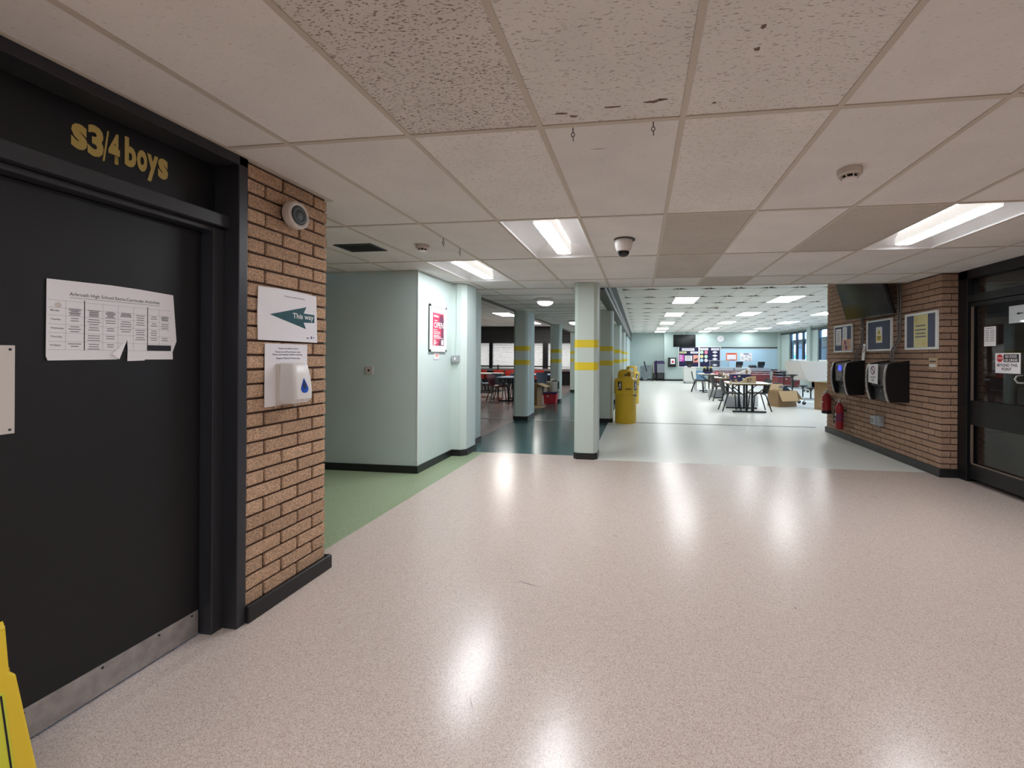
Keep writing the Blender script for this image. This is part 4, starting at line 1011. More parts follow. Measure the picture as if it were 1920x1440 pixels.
# ------------------------------------------------------------------ chairs
def shell_mesh(w_=.42, th=.012):
    prof = [(-.215, .425, .38), (-.20, .445, .42), (-.1, .448, .43), (.03, .44, .42), (.13, .437, .40), (.175, .455, .37), (.2, .52, .34), (.218, .6, .38), (.236, .7, .41), (.25, .78, .40), (.256, .81, .34)]
    nx = 8; top = []; bot = []
    for k, (y, z, wd) in enumerate(prof):
        if k == 0: ty, tz = prof[1][0] - y, prof[1][1] - z
        else: ty, tz = y - prof[k - 1][0], z - prof[k - 1][1]
        l = math.hypot(ty, tz); ny, nz = -tz / l, ty / l
        r1, r2 = [], []
        for i in range(nx + 1):
            u = 2 * i / nx - 1; x = u * wd / 2; curve = .028 * u * u
            r1.append((x, y + ny * curve, z + nz * curve)); r2.append((x, y + ny * (curve - th), z + nz * (curve - th)))
        top.append(r1); bot.append(r2)
    m = M(); n = nx + 1; K_ = len(prof)
    v = [p for r in top for p in r] + [p for r in bot for p in r]; f = []; o = K_ * n
    for k in range(K_ - 1):
        for i in range(nx):
            a = k * n + i; f += [(a, a + 1, a + n + 1, a + n), (o + a, o + a + n, o + a + n + 1, o + a + 1)]
    for i in range(nx): f += [(i, o + i, o + i + 1, i + 1), ((K_ - 1) * n + i, (K_ - 1) * n + i + 1, o + (K_ - 1) * n + i + 1, o + (K_ - 1) * n + i)]
    for k in range(K_ - 1): f += [(k * n, k * n + n, o + k * n + n, o + k * n), (k * n + nx, o + k * n + nx, o + k * n + n + nx, k * n + n + nx)]
    return m.add(v, f)
SHELL = shell_mesh(); PROTO = {}
def chair(kind, x, y, rz, label, group, legm='leg'):
    key = (kind, legm)
    if key not in PROTO:
        t = thing('school_chair', label, 'chair', (x, y, 0), rz, group)
        obj('seat_shell', SHELL, K[kind], t, smooth=True)
        for sx in (-1, 1):
            obj('leg', M().tube([(sx * .15, -.15, .43), (sx * .165, -.165, .41), (sx * .20, -.21, 0)], .0155, 7), K[legm], t, smooth=True)
            obj('leg', M().tube([(sx * .15, .1, .425), (sx * .165, .12, .40), (sx * .20, .25, 0)], .0155, 7), K[legm], t, smooth=True)
        obj('seat_frame', M().tube([(-.15, -.15, .428), (.15, -.15, .428)], .010, 6).tube([(-.15, .1, .425), (.15, .1, .425)], .010, 6), K[legm], t)
        PROTO[key] = t; return t
    t = copy_tree(PROTO[key]); t.location = (x, y, 0); t.rotation_euler = (0, 0, rz); tag(t, label, 'chair', group); return t
HG = 'chairs at the hall tables'
chair('chair_dk', 2.30, 11.35, math.radians(95), 'charcoal chair at the nearest hall table, on its column side', HG)
chair('chair_dk', 3.02, 11.45, math.radians(-84), 'charcoal chair at the nearest hall table, on its window side', HG)
chair('chair_dk', 2.48, 13.95, math.radians(98), 'charcoal chair at the second hall table', HG)
chair('chair_dk', 2.28, 17.35, math.radians(86), 'charcoal chair at the farthest hall table', HG)
chair('chair_blue', 2.52, 18.5, math.radians(180), 'light blue chair behind the farthest hall table', HG)

# ------------------------------------------------------------------ tables
def table(x, y, rz, wx, wy, label, group, top='tabletop', h=.72, feet=.42):
    t = thing('dining_table', label, 'table', (x, y, 0), rz, group)
    c = .16
    pts = [(-wx / 2 + c, -wy / 2), (wx / 2 - c, -wy / 2), (wx / 2, -wy / 2 + c), (wx / 2, wy / 2 - c), (wx / 2 - c, wy / 2), (-wx / 2 + c, wy / 2), (-wx / 2, wy / 2 - c), (-wx / 2, -wy / 2 + c)]
    obj('table_top', M().prism(pts, h - .002, h + .003), K[top], t)
    obj('edge_core', M().prism([(a * .998, b * .998) for a, b in pts], h - .025, h - .002), K['wood'] if top == 'tabletop' else K[top], t)
    for s in (-1, 1):
        yy = s * feet
        lg = obj('leg', M().box(-.09, -.045, yy - .02, yy + .02, .03, h - .03).box(.045, .09, yy - .02, yy + .02, .03, h - .03), K['leg'], t)
        obj('foot_bar', B(-wx * .38, wx * .38, yy - .025, yy + .025, .0, .035), K['leg'], lg)
        obj('brace', M().tube([(-wx * .38, yy, h - .03), (-wx * .38 + .02, yy, h - .10), (-.06, yy, h * .5)], .014, 6).tube([(wx * .38, yy, h - .03), (wx * .38 - .02, yy, h - .10), (.06, yy, h * .5)], .014, 6), K['leg'], lg)
    obj('top_frame', M().box(-wx * .4, wx * .4, -feet - .02, -feet + .02, h - .05, h - .025).box(-wx * .4, wx * .4, feet - .02, feet + .02, h - .05, h - .025).box(-.02, .02, -feet, feet, h - .05, h - .025), K['leg'], t)
    return t
TG = 'white topped folding tables in the hall'
table(2.70, 11.5, 0, 1.05, 1.15, 'white topped table nearest the lobby threshold, craft boxes on it', TG)
table(2.82, 14.35, 0, .95, 1.15, 'white topped table second from the lobby threshold', TG)
table(2.85, 17.45, 0, 1.15, 1.15, 'white topped table farthest from the lobby, craft clutter on it', TG)

# things on the hall tables
t = thing('craft_box', 'navy gift box with pale flower prints on the nearest table', 'box', (2.62, 11.75, .7235), .1)
obj('body', B(-.24, .24, -.13, .13, 0, .20), K['navybox'], t, bevel=.004)
for k, (x, z, mk) in enumerate(((-.17, .13, 'pink_p'), (-.06, .15, 'cream_y'), (.05, .08, 'palegreen'), (-.14, .05, 'cream_y'), (.14, .05, 'pink_p'))):
    obj('flower_print', M().flat([(x + .035 * (1 + .3 * math.cos(5 * q)) * math.cos(q), -.1315, z + .022 * (1 + .3 * math.cos(5 * q)) * math.sin(q)) for q in [2 * PI * i / 20 for i in range(20)]]), K[mk], t)
t = thing('open_carton', 'white and brown open carton lying on the navy gift box', 'box', (2.70, 11.72, .9245), -.15)
obj('tray', M().prism([(-.17, 0), (.17, 0), (.19, .1), (.11, .13), (-.05, .06)], -.1, .1, 'y'), K['paper'], t)
obj('brown_sleeve', M().box(.05, .10, -.102, .102, .01, .115), K['kraft'], t)
obj('raised_flap', M().prism([(.11, .10), (.19, .1), (.15, .165), (.12, .16)], -.09, .09, 'y'), K['paper'], t)
t = thing('lettered_card_stand', 'kraft stepped card stand with dark lettering on the nearest table', 'card stand', (2.68, 11.22, .7235), .08)
obj('body', M().prism([(-.2, 0), (.2, 0), (.2, .165), (.05, .15), (-.02, .13), (-.1, .05), (-.2, .02)], -.05, .05, 'y'), K['kraft_in'], t)
text('ST', -.02, -.0515, .02, .12, .09, K['leg'], t, .01)
def bead_heap(label, x, y, z, mks, n, r, s):
    t = thing('craft_pile', label, 'craft items', (x, y, z))
    for k in range(n):
        a = random.uniform(0, 2 * PI); d = r * random.random() ** .5; q = random.uniform(.5, 1) * s
        obj('craft_piece', M().lathe([(0, 0), (q, 0), (q * 1.1, q * .6), (q * .7, q * 1.3), (0, q * 1.5)], 7, 'z', (d * math.cos(a), d * math.sin(a), 0 if k < n * .7 else s)), K[random.choice(mks)], t)
bead_heap('small pile of brown craft pieces on the nearest table', 2.36, 11.3, .7235, ['wood', 'kraft', 'plum', 'chair_dk'], 12, .1, .035)
bead_heap('scattered brown craft pieces at the near edge of the second table', 2.72, 13.92, .7235, ['wood', 'kraft', 'chair_dk', 'brick'], 10, .13, .045)
bead_heap('dark flower craft pieces on the second table', 2.66, 14.55, .7235, ['plum', 'chair_dk', 'kraft'], 12, .14, .06)
bead_heap('small red craft pieces on the farthest table', 3.0, 17.2, .7235, ['maroon', 'redink', 'pink_p'], 6, .1, .05)
t = thing('craft_figures', 'black and yellow craft figures in a purple tub on the farthest table', 'craft items', (2.64, 17.3, .7235))
obj('tub', M().lathe([(0, 0), (.12, 0), (.15, .09), (.14, .095), (0, .08)], 16), K['navybox'], t)
for k, (x, y) in enumerate(((-.12, 0), (.0, .03), (.13, -.02))):
    obj('figure_body', M().lathe([(0, .02), (.05, .03), (.065, .14), (.04, .22), (0, .24)], 10, 'z', (x, y, 0)), K['blackp'], t, smooth=True)
    obj('figure_head', M().lathe([(0, .21), (.035, .225), (.04, .25), (.02, .28), (0, .285)], 10, 'z', (x, y, 0)), K['yellow_p'] if k != 1 else K['blackp'], t, smooth=True)
t = thing('paper_stack', 'white paper stack on the second hall table', 'paper', (2.95, 14.3, .7235), .2)
obj('sheets', B(-.2, .2, -.14, .14, 0, .12), K['paper'], t)
# storage boxes under the tables
def clearbox(x, y, rz, w_, d_, h_, label, mks):
    t = thing('storage_box', label, 'box', (x, y, 0), rz, 'clear storage boxes under the hall tables')
    ht = .004
    obj('tub', M().box(-w_ / 2, w_ / 2, -d_ / 2, d_ / 2, 0, ht).box(-w_ / 2, w_ / 2, -d_ / 2, -d_ / 2 + ht, ht, h_).box(-w_ / 2, w_ / 2, d_ / 2 - ht, d_ / 2, ht, h_).box(-w_ / 2, -w_ / 2 + ht, -d_ / 2 + ht, d_ / 2 - ht, ht, h_).box(w_ / 2 - ht, w_ / 2, -d_ / 2 + ht, d_ / 2 - ht, ht, h_), K['clearbox'], t)
    obj('rim', M().box(-w_ / 2 - .01, w_ / 2 + .01, -d_ / 2 - .01, -d_ / 2 + .008, h_ - .02, h_).box(-w_ / 2 - .01, w_ / 2 + .01, d_ / 2 - .008, d_ / 2 + .01, h_ - .02, h_), K['white2'], t)
    for k, mk in enumerate(mks):
        x0 = -w_ / 2 + .02 + k * (w_ - .04) / len(mks)
        obj('content', M().prism([(x0, .01), (x0 + (w_ - .04) / len(mks) - .01, .01), (x0 + (w_ - .05) / len(mks) - .02, h_ * random.uniform(.6, .95)), (x0 + .02, h_ * random.uniform(.6, .95))], -d_ / 2 + .02, d_ / 2 - .03, 'y'), K[mk], t)
clearbox(2.58, 12.45, .05, .42, .32, .30, 'clear storage box of grey oddments under the nearest table', ['chair_slate', 'kraft', 'oatgrey', 'foldgrey'])
clearbox(2.62, 15.2, -.05, .55, .36, .27, 'clear storage box of pale bundles under the second table', ['oatgrey', 'foldgrey', 'chair_grey'])
clearbox(3.06, 12.6, 0, .42, .3, .3, 'pale storage box behind the nearest table legs', ['oatgrey', 'white'])

# ------------------------------------------------------------------ cardboard boxes
def carton(name, label, x, y, rz, w_, d_, h_, flaps, group=None, z=0):
    t = thing(name, label, 'box', (x, y, z), rz, group); ht = .006
    obj('box_walls', M().box(-w_ / 2, w_ / 2, -d_ / 2, d_ / 2, 0, ht).box(-w_ / 2, w_ / 2, -d_ / 2, -d_ / 2 + ht, ht, h_).box(-w_ / 2, w_ / 2, d_ / 2 - ht, d_ / 2, ht, h_).box(-w_ / 2, -w_ / 2 + ht, -d_ / 2 + ht, d_ / 2 - ht, ht, h_).box(w_ / 2 - ht, w_ / 2, -d_ / 2 + ht, d_ / 2 - ht, ht, h_), K['kraft'], t)
    for (side, ln, ang) in flaps:
        ca, sa = math.cos(ang) * ln, math.sin(ang) * ln
        if side == 'front': q = [(-w_ / 2, -d_ / 2, h_), (w_ / 2, -d_ / 2, h_), (w_ / 2 - .05, -d_ / 2 - ca, h_ + sa), (-w_ / 2 + .03, -d_ / 2 - ca, h_ + sa)]
        elif side == 'back': q = [(-w_ / 2, d_ / 2, h_), (w_ / 2, d_ / 2, h_), (w_ / 2, d_ / 2 + ca, h_ + sa), (-w_ / 2, d_ / 2 + ca, h_ + sa)]
        elif side == 'right': q = [(w_ / 2, -d_ / 2, h_), (w_ / 2, d_ / 2, h_), (w_ / 2 + ca, d_ / 2, h_ + sa), (w_ / 2 + ca, -d_ / 2, h_ + sa)]
        else: q = [(-w_ / 2, -d_ / 2, h_), (-w_ / 2, d_ / 2, h_), (-w_ / 2 - ca, d_ / 2, h_ + sa), (-w_ / 2 - ca, -d_ / 2, h_ + sa)]
        obj('flap', M().add(q + [(a, b, c + .005) for a, b, c in q], [(0, 1, 2, 3), (7, 6, 5, 4), (0, 4, 5, 1), (1, 5, 6, 2), (2, 6, 7, 3), (3, 7, 4, 0)]), K['kraft_in'], t)
    return t
carton('cardboard_box', 'wide low cardboard box with hanging flaps beside the nearest table', 3.98, 12.72, math.radians(24), .62, .42, .44, [('front', .30, -1.15), ('right', .34, -.85), ('back', .2, .9)])
t = thing('box_content', 'dark folders and pale sheets poking out of the wide cardboard box', 'paper', (3.98, 12.75, .3), math.radians(24))
obj('pale_sheet', M().prism([(-.26, .05), (-.06, .05), (-.04, .2), (-.22, .18)], -.1, .05, 'y'), K['kraft_in'], t)
obj('dark_folder', M().prism([(-.03, .05), (.25, .05), (.26, .14), (.06, .27), (-.02, .2)], -.05, .12, 'y'), K['blackp'], t)
carton('cardboard_box', 'tall narrow cardboard box at the end of the brick wall', 4.86, 12.05, math.radians(40), .34, .4, .72, [('left', .28, .1), ('front', .22, -.55)])
carton('cardboard_box', 'cardboard box standing behind the dining side column', -2.98, 11.75, math.radians(-8), .42, .4, .60, [('front', .12, .2), ('right', .26, -.35)])
# sheet of card on the floor below it
tag(obj('card_sheet', B(-.36, .3, -.22, .22, .0, .003), K['kraft_in'], None, loc=(-2.82, 11.25, 0)), 'flat kraft card lying before the dining side cardboard box', 'card')

# red crate
t = thing('storage_crate', 'red crate with navy lid on the teal floor edge', 'crate', (-2.56, 12.22, 0), .06)
def rect_ring(a, b, z): return [(-a, -b, z), (a, -b, z), (a, b, z), (-a, b, z)]
obj('body', M().loft([rect_ring(.165, .17, 0), rect_ring(.195, .2, .29)]), K['redink'], t, bevel=.01)
obj('lid', M().box(-.21, .21, -.215, .215, .29, .335), K['navybox'], t, bevel=.01)
obj('label_tab', B(-.09, -.03, -.198, -.18, .20, .235), K['white2'], t)
t = thing('filled_bag', 'grey plastic bag of art supplies on the red crate', 'bag', (-2.52, 12.24, .3355), .1)
rg = lambda r1, r2, z, o: [(r1 * math.cos(2 * PI * k / 14) * (1 + .06 * math.sin(3 * k)), r2 * math.sin(2 * PI * k / 14), z + .012 * math.sin(5 * k + o)) for k in range(14)]
obj('bag_body', M().loft([[(a, b, .001) for a, b, c in rg(.14, .13, 0, 0)], rg(.15, .14, .06, 1), rg(.155, .14, .16, 2), rg(.165, .14, .25, 3), rg(.17, .12, .29, 4)]), K['bagplastic'], t, smooth=True)
obj('dark_content', M().prism([(-.06, .26), (.12, .27), (.14, .33), (.0, .33)], -.06, .06, 'y').box(.165, .2, -.05, .05, .08, .3), K['dkplastic'], t)
obj('white_scoop', M().lathe([(0, .3), (.05, .31), (.06, .33), (.02, .37), (0, .37)], 10), K['white2'], t, smooth=True)
t = thing('supply_bottles', 'white bottles beside the grey bag on the red crate', 'bottles', (-2.73, 12.15, .3355))
for k, (x, h_) in enumerate(((0, .12), (.06, .1))): obj('bottle', M().lathe([(0, 0), (.024, 0), (.024, h_ * .7), (.01, h_ * .8), (.01, h_), (0, h_)], 10, 'z', (x, 0, 0)), K['white'], t, smooth=True)

# ------------------------------------------------------------------ folded mobile tables
def folding(x, y, label, panels, stools, base):
    t = thing('folding_table', label, 'table', (x, y, 0), 0, 'folded mobile dining tables with fixed stools')
    for pts, yy in panels:
        pn = obj('table_leaf', M().prism(pts, yy, yy + .03, 'y'), K['beige'], t, bevel=.006)
    for (sx, sy, sz, tz) in stools:
        st = obj('stool_seat', M().lathe([(0, sz), (.15, sz), (.155, sz + .012), (.14, sz + .03), (0, sz + .034)], 18, 'z', (sx, sy, 0)), K['blackp'], t, smooth=True)
        obj('stool_stem', M().lathe([(.02, tz), (.02, sz - .08), (.05, sz - .03), (.1, sz), (0, sz)], 10, 'z', (sx, sy, 0)), K['blackp'], st, smooth=True)
    obj('base_frame', M().box(base[0], base[1], -.02, .02, .13, .17).box(base[0], base[1], .38, .42, .13, .17).box(base[0], base[0] + .04, 0, .4, .13, .17).box(base[1] - .04, base[1], 0, .4, .13, .17).box((base[0] + base[1]) / 2 - .02, (base[0] + base[1]) / 2 + .02, .18, .22, .15, .75), K['steel'], t)
    for bx in base:
        for by in (0, .4):
            cs = obj('caster', M().lathe([(0, -.016), (.05, -.016), (.05, .016), (0, .016)], 16, 'y', (bx, by, .05)), K['blackp'], t, smooth=True)
            obj('caster_fork', B(bx - .012, bx + .012, by - .022, by + .022, .05, .14), K['steel'], cs)
folding(4.9, 13.2, 'beige folded stool table standing behind the cardboard boxes',
        [([(-.31, 1.271), (.9, 1.275), (.9, .72), (.42, .71), (-.05, .66), (-.18, .82), (-.27, 1.05)], -.08), ([(-.45, 1.265), (.6, 1.265), (.6, .68), (-.16, .68), (-.35, .87), (-.44, 1.05)], .75)],
        [(-.42, .2, .84, .17), (.06, .1, .47, .17), (-.5, .5, .50, .17), (.02, .6, .50, .17)], (-.16, .75))
folding(5.9, 18.0, 'folded stool table far off before the serving hatch',
        [([(.1, 1.2), (.9, 1.2), (.9, .7), (.3, .7), (.12, .95)], .3)], [(-.17, .1, .80, .17), (-.35, .35, .32, .1), (.2, .1, .45, .17)], (-.35, .7))

# ------------------------------------------------------------------ serving area at the end wall
t = thing('serving_counter', 'maroon serving counter with steel front band and tray rails', 'counter', (3.75, 23.6, 0))
L_ = 3.05
obj('carcass', M().box(0, L_, .05, .65, .06, .66), K['maroon'], t)
obj('plinth', M().box(.03, L_ - .03, .1, .62, 0, .06), K['skirt'], t)
obj('steel_band', M().box(-.02, 1.2, 0, .7, .66, .83), K['steel'], t, bevel=.01); obj('steel_band', M().box(1.24, L_ + .02, 0, .7, .66, .83), K['steel'], t, bevel=.01)
for k in range(3):
    x0, x1 = .02 + k * 1.02, .98 + k * 1.02
    m = M()
    for z in (.60, .50): m.tube([(x0, .05, z - .0), (x0 + .04, -.16, z), (x1 - .04, -.16, z), (x1, .05, z)], .016, 6)
    for x in (x0 + .3, x1 - .3): m.box(x - .012, x + .012, -.17, .05, .49, .61)
    obj('tray_rail', m, K['steel'], t)
t = thing('sneeze_guard', 'glass sneeze guard on the serving counter', 'guard', (3.5, 23.75, .83))
obj('glass_panel', B(.27, 1.28, .2, .206, .05, .36), K['glass'], t); obj('top_shelf', B(.0, 1.32, .1, .4, .36, .385), K['steel'], t)
for x in (.27, 1.28): obj('post', B(x - .012, x + .012, .19, .215, 0, .36), K['steel'], t)
for k, (x, lab) in enumerate(((5.3, 'black till monitor on the serving counter beside the sneeze guard'), (6.42, 'black till monitor at the far end of the serving counter'))):
    t = thing('till_monitor', lab, 'till', (x, 23.95, .8305), .1, 'black tills on the serving counter')
    obj('screen', M().prism([(-.04, .1), (.0, .1), (-.05, .33), (-.09, .32)], -.18, .18, 'x'), K['blackp'], t, bevel=.004); obj('stand', M().prism([(-.1, 0), (.12, 0), (.06, .2), (-.02, .2)], -.12, .12, 'x'), K['blackp'], t)
    obj('printer_block', B(-.13, .13, -.02, .16, 0, .1), K['dkplastic'], t)
t = thing('receipt_printer', 'low black printer between the tills', 'printer', (5.98, 23.9, .8305))
obj('body', M().prism([(-.14, 0), (.14, 0), (.14, .1), (.05, .15), (-.14, .08)], -.18, .18, 'x'), K['blackp'], t, bevel=.006)
obj('paper_slot', B(-.08, .08, -.13, -.09, .085, .115), K['dkplastic'], t)
t = thing('serving_cabinet', 'low maroon serving cabinet with steel shelves near the windows', 'cabinet', (6.25, 20.6, 0), .1)
obj('carcass', B(0, 1.0, 0, .6, .05, .5), K['maroon'], t); obj('plinth', B(.03, .97, .03, .57, 0, .05), K['skirt'], t)
for z in (.5, .62, .74): obj('steel_shelf', B(-.02, .6 if z > .7 else 1.02, -.05, .6, z, z + .025), K['steel'], t)
obj('maroon_back', B(0, .6, .5, .56, .525, .78), K['maroon'], t)
obj('cabinet_lock', M().lathe([(0, -.01), (.03, -.01), (.03, 0), (0, 0)], 10, 'y', (.4, 0, .4)), K['white'], t)
# trolley with monitor
t = thing('grey_trolley', 'pale grey cabinet trolley on casters below the television', 'trolley', (2.30, 22.9, 0))
obj('body', B(0, .61, 0, .5, .09, .82), K['oatgrey'], t, bevel=.01); obj('trolley_top', B(-.02, .63, -.02, .52, .82, .84), K['white2'], t); obj('base_rail', B(-.02, .63, -.02, .52, .07, .1), K['conduit'], t)
for x in (.05, .56):
    for y in (.05, .45): obj('caster', M().lathe([(0, -.015), (.035, -.015), (.035, .015), (0, .015)], 12, 'x', (x, y, .035)), K['blackp'], t)
t = thing('computer_monitor', 'black monitor seen from behind on the grey trolley', 'monitor', (2.60, 23.15, .8405))
obj('screen', M().prism([(-.02, .06), (.03, .06), (-.02, .33), (-.07, .33)], -.17, .17, 'x'), K['blackp'], t, bevel=.004); obj('stand', M().prism([(-.1, 0), (.1, 0), (.02, .15), (-.04, .15)], -.09, .09, 'x'), K['blackp'], t)
t = thing('folded_cloth', 'white bundle beside the monitor on the grey trolley', 'cloth', (2.40, 23.05, .8405))
obj('bundle', M().lathe([(0, 0), (.09, 0), (.1, .03), (.06, .06), (0, .07)], 12), K['white'], t, smooth=True)
# television and boards
t = thing('television', 'large black television hung from the hall ceiling', 'television', (2.42, 24.0, 1.93))
obj('casing', B(-.60, .60, 0, .06, 0, .68), K['blackp'], t, bevel=.01); obj('screen', B(-.58, .58, -.004, .004, .02, .66), K['screen'], t)
obj('ceiling_pole', M().tube([(0, .08, .4), (0, .08, HZ - 1.93)], .025, 8), K['white'], t); obj('bracket', B(-.2, .2, .06, .1, .2, .5), K['dkplastic'], t)
def nb(label, x0, x1, z0, z1):
    t = thing('notice_board', label, 'notice board', (x0, 25.19, z0), 0, 'navy notice boards on the hall end wall'); w_, h_ = x1 - x0, z1 - z0
    obj('felt', B(.02, w_ - .02, -.02, 0, .02, h_ - .02), K['navy'], t)
    obj('frame_bar', B(0, w_, -.04, 0, 0, .035), K['white_trim'], t); obj('frame_bar', B(0, w_, -.04, 0, h_ - .035, h_), K['white_trim'], t)
    obj('frame_bar', B(0, .035, -.04, 0, .035, h_ - .035), K['white_trim'], t); obj('frame_bar', B(w_ - .035, w_, -.04, 0, .035, h_ - .035), K['white_trim'], t)
    return t
def sheet(t, x0, x1, z0, z1, mk, prints=0, ink='greyink'):
    s = obj('sheet', B(x0, x1, -.026, -.02, z0, z1), K[mk], t)
    if prints:
        n = prints; dz = (z1 - z0) / (n + 1)
        obj('print', lines([(x0 + .05, x1 - .05, z1 - dz * (k + 1)) for k in range(n)], -.027, dz * .35), K[ink], s)
    return s
t = nb('navy notice board hung below the television', 2.2, 3.36, .80, 1.99)
sheet(t, .2, .9, .94, 1.09, 'paper', 1); sheet(t, .06, .46, .79, .90, 'cream_y', 1); sheet(t, .68, 1.1, .79, .9, 'paper', 1)
s = sheet(t, .05, .33, .33, .72, 'magenta'); obj('print', lines([(.07, .2, .67), (.07, .26, .6), (.07, .22, .52), (.07, .27, .46), (.07, .2, .36)], -.027, .03), K['paper'], s)
sheet(t, .37, .78, .37, .67, 'paper', 6)
s = sheet(t, .84, 1.12, .27, .70, 'peach'); obj('print', M().flat([(.88, -.027, .45), (1.1, -.027, .55), (1.05, -.027, .4), (.92, -.027, .36)]), K['ink'], s); obj('print', lines([(.86, 1.1, .28)], -.027, .04), K['redink'], s)
t = nb('navy notice board with cloud labels beside the pale shutter', 3.37, 4.55, .80, 1.99)
sheet(t, .06, .5, .98, 1.1, 'paper', 1); sheet(t, .66, 1.1, .98, 1.1, 'paper', 1)
for k, (x, z, mk) in enumerate(((.14, .86, 'palegreen'), (.38, .86, 'pink_p'), (.14, .62, 'cream_y'), (.38, .62, 'palegreen'), (.14, .4, 'hatch'), (.38, .4, 'paper'))): obj('round_card', M().lathe([(0, -.026), (.095, -.026), (.095, -.02), (0, -.02)], 16, 'y', (x, 0, z)), K[mk], t)
for z in (.87, .67, .48, .14): obj('cloud_card', M().flat([(.87 + .13 * (1 + .12 * math.cos(4 * q)) * math.cos(q), -.026, z + .06 * (1 + .15 * math.cos(4 * q)) * math.sin(q)) for q in [2 * PI * i / 24 for i in range(24)]]), K['paper'], t)
t = thing('wall_clock', 'round white clock on the hall end wall', 'clock', (4.55, 25.2, 2.43))
obj('case', M().lathe([(0, -.05), (.165, -.05), (.19, -.04), (.19, 0), (0, 0)], 32, 'y'), K['white'], t, smooth=True)
obj('dial', disc(0, 0, .16, -.0515, 32), K['paper'], t)
obj('hand', M().flat([(-.008, -.053, .0), (.008, -.053, 0), (.09, -.053, .065), (.08, -.053, .075)]), K['greyink'], t); obj('hand', M().flat([(-.006, -.0535, -.006), (.006, -.0535, .006), (-.055, -.0535, .05), (-.065, -.0535, .042)]), K['greyink'], t)
t = thing('wall_dispenser', 'black wall machine with a white notice on the hall end wall', 'machine', (1.61, 25.2, .81))
obj('case', B(0, .45, -.25, 0, 0, .54), K['blackp'], t, bevel=.02); obj('front_recess', B(.05, .4, -.258, -.25, .15, .50), K['dkplastic'], t)
s = obj('notice', B(.14, .38, -.264, -.258, .17, .47), K['paper'], t); obj('emblem', disc(.26, .3, .07, -.2648, 12), K['redink'], s)
def wposter(label, x0, x1, z0, z1, mk, inner):
    t = thing('wall_poster', label, 'poster', (x0, 25.184, z0)); w_, h_ = x1 - x0, z1 - z0
    s = obj('sheet', B(0, w_, -.004, 0, 0, h_), K[mk], t)
    if inner: obj('inner_sheet', B(.06, w_ - .06, -.006, -.004, .06, h_ - .1), K['paper'], t); obj('heading', lines([(.08, w_ - .08, h_ - .07)], -.0045, .04), K['redink'], t); obj('footer', lines([(.2, w_ - .1, .012)], -.0045, .04), K['plum'], t)
    else:
        obj('heading', lines([(.17, w_ - .17, h_ - .08)], -.0045, .05), K['navyink'], t)
        obj('print', lines([(.06 + .2 * c, .06 + .2 * c + .12, h_ - .16 - .09 * r) for c in range(3) for r in range(4) if (c + r) % 3], -.0045, .03), K['greyink'], t)
wposter('orange bordered poster on the pale blue shutter', 4.85, 5.45, 1.2, 1.63, 'orange', True)
wposter('white lettered poster on the pale blue shutter', 5.63, 6.27, 1.18, 1.63, 'paper', False)
# folded tables against the recess
t = thing('folded_table_trolley', 'grey folded table leaning open against the aqua recess', 'folded table', (.36, 24.85, 0), -.2)
obj('leaf', M().prism([(-.33, .85), (-.02, .90), (.30, .92), (.32, .45), (.05, .08), (-.1, .05), (-.32, .35)], -.02, .02, 'y'), K['foldgrey'], t, rot=(.06, 0, 0))
obj('upright', M().tube([(-.1, -.05, 1.12), (.05, -.05, .55)], .04, 8), K['dkplastic'], t); obj('base_frame', M().box(-.35, .38, .05, .4, .06, .11).box(-.3, -.24, .08, .3, .1, .6), K['dkplastic'], t)
for x in (-.3, .33): obj('caster', M().lathe([(0, -.02), (.05, -.02), (.05, .02), (0, .02)], 12, 'y', (x, .1, .05)), K['blackp'], t)
t = thing('folded_table_trolley', 'purple edged folded table beside the grey folded table', 'folded table', (.88, 25.3, 0), .1)
obj('leaf', M().prism([(-.06, .45), (-.04, 1.08), (.1, 1.18), (.12, .5), (.0, .35)], -.06, .3, 'y'), K['purple'], t); obj('pale_edge', M().prism([(-.08, .45), (-.1, 1.0), (-.06, 1.03), (-.05, .42)], -.07, .3, 'y'), K['white2'], t); obj('leg_frame', M().box(-.06, -.02, 0, .3, .0, .5).box(.08, .12, 0, .3, 0, .5), K['dkplastic'], t)
t = thing('folded_table_trolley', 'folded table with purple top band and silver face against the aqua recess', 'folded table', (1.19, 24.95, 0))
obj('top_band', M().prism([(-.21, .99), (-.21, 1.15), (.12, 1.17), (.22, 1.10), (.22, .99)], -.05, .2, 'y'), K['purple'], t); obj('silver_face', B(-.2, .21, -.04, .2, .48, .99), K['foldgrey'], t); obj('lower_panel', B(-.16, .16, .0, .2, .14, .48), K['dkplastic'], t)
for x in (-.19, .19):
    obj('leg', B(x - .025, x + .025, -.03, .25, .06, .5), K['blackp'], t); obj('caster', M().lathe([(0, -.02), (.045, -.02), (.045, .02), (0, .02)], 12, 'y', (x, .05, .045)), K['blackp'], t)

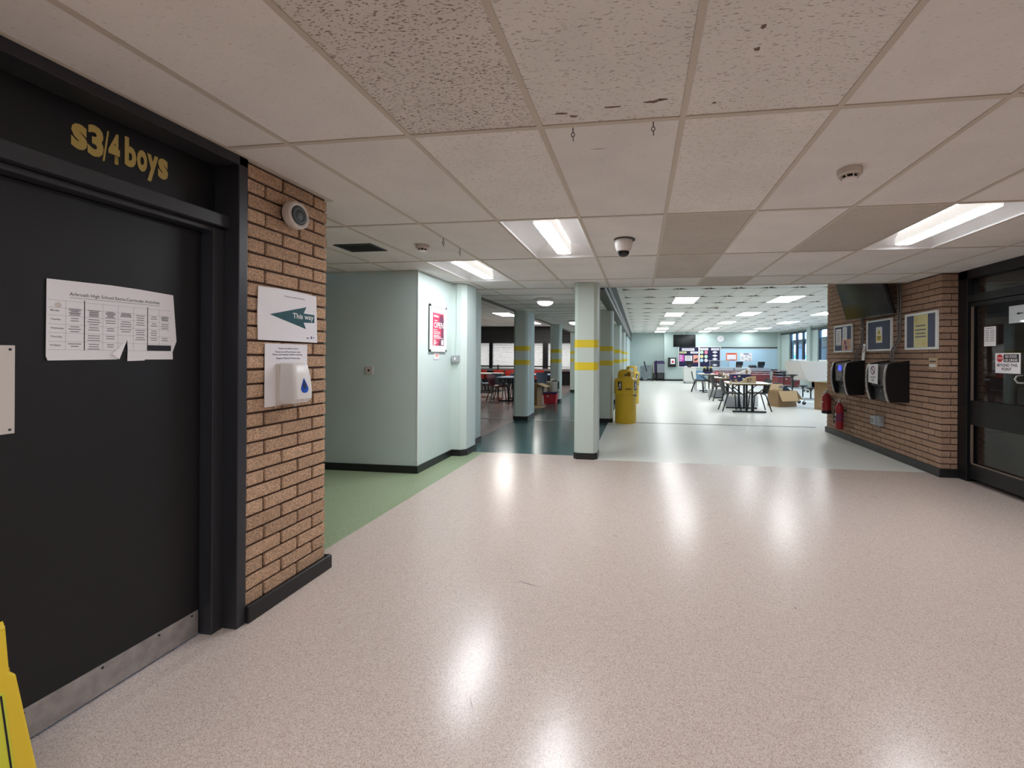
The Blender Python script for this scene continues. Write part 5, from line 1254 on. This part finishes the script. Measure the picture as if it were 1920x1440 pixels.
# ------------------------------------------------------------------ dining bay furniture
DG = 'chairs in the dining bay'
chair('chair_maroon', -4.30, 12.55, math.radians(75), 'maroon chair with maroon legs at the nearest dining table', DG, 'maroonleg')
chair('chair_grey', -4.50, 13.45, math.radians(172), 'grey blue chair behind the nearest dining table', DG)
chair('chair_grey', -5.05, 13.75, math.radians(110), 'grey blue chair turned sideways by the white dining table', DG)
chair('chair_grey', -3.98, 13.7, math.radians(185), 'grey blue chair half hidden behind the dining side column', DG)
chair('chair_slate', -3.2, 14.1, math.radians(30), 'slate chair beside the dining side cardboard box', DG)
for k, x in enumerate((-6.35, -5.72, -5.2, -4.02)):
    chair('chair_red', x, 17.0, math.radians(180 + (-6, 8, -4, 5)[k]), ['red chair behind the white topped dining table', 'red chair partly hidden by the barrier post', 'red chair between the barrier post and the dining side column', 'red chair seen between the two dining side columns'][k], 'red chairs under the blinds')
table(-3.85, 12.95, 0, .95, 1.1, 'pale blue topped table in the dining bay', 'dining bay tables', 'bluetop')
table(-5.9, 15.6, 0, 1.5, 1.0, 'white topped table in front of the red chairs', 'dining bay tables')
table(-3.45, 15.2, 0, .9, 1.0, 'pale blue topped table behind the dining side cardboard box', 'dining bay tables', 'bluetop')
for k, x in enumerate((-6.22, -3.6)):
    t = thing('barrier_post', ['black belt barrier post behind the red chairs', 'black belt barrier post near the dining side columns'][k], 'barrier', (x, 18.3, 0), 0, 'black belt barriers')
    obj('post', M().lathe([(0, 0), (.17, 0), (.17, .02), (.035, .04), (.032, .93), (0, .93)], 18), K['blackp'], t, smooth=True)
    obj('belt_head', M().lathe([(.0, .88), (.042, .88), (.042, .97), (.03, .985), (0, .985)], 14), K['blackp'], t, smooth=True)
    obj('belt', M().box(-2.9 if k == 0 else -2.55, 0, -.002, .002, .90, .95) if k == 0 else M().box(-2.56, -.04, -.002, .002, .90, .95), K['blackp'], t)
bead_heap('jar and cloths on the dining bay table behind the box', -3.0, 15.0, .7235, ['dkplastic', 'white', 'chair_slate'], 5, .1, .07)
flush_texts()
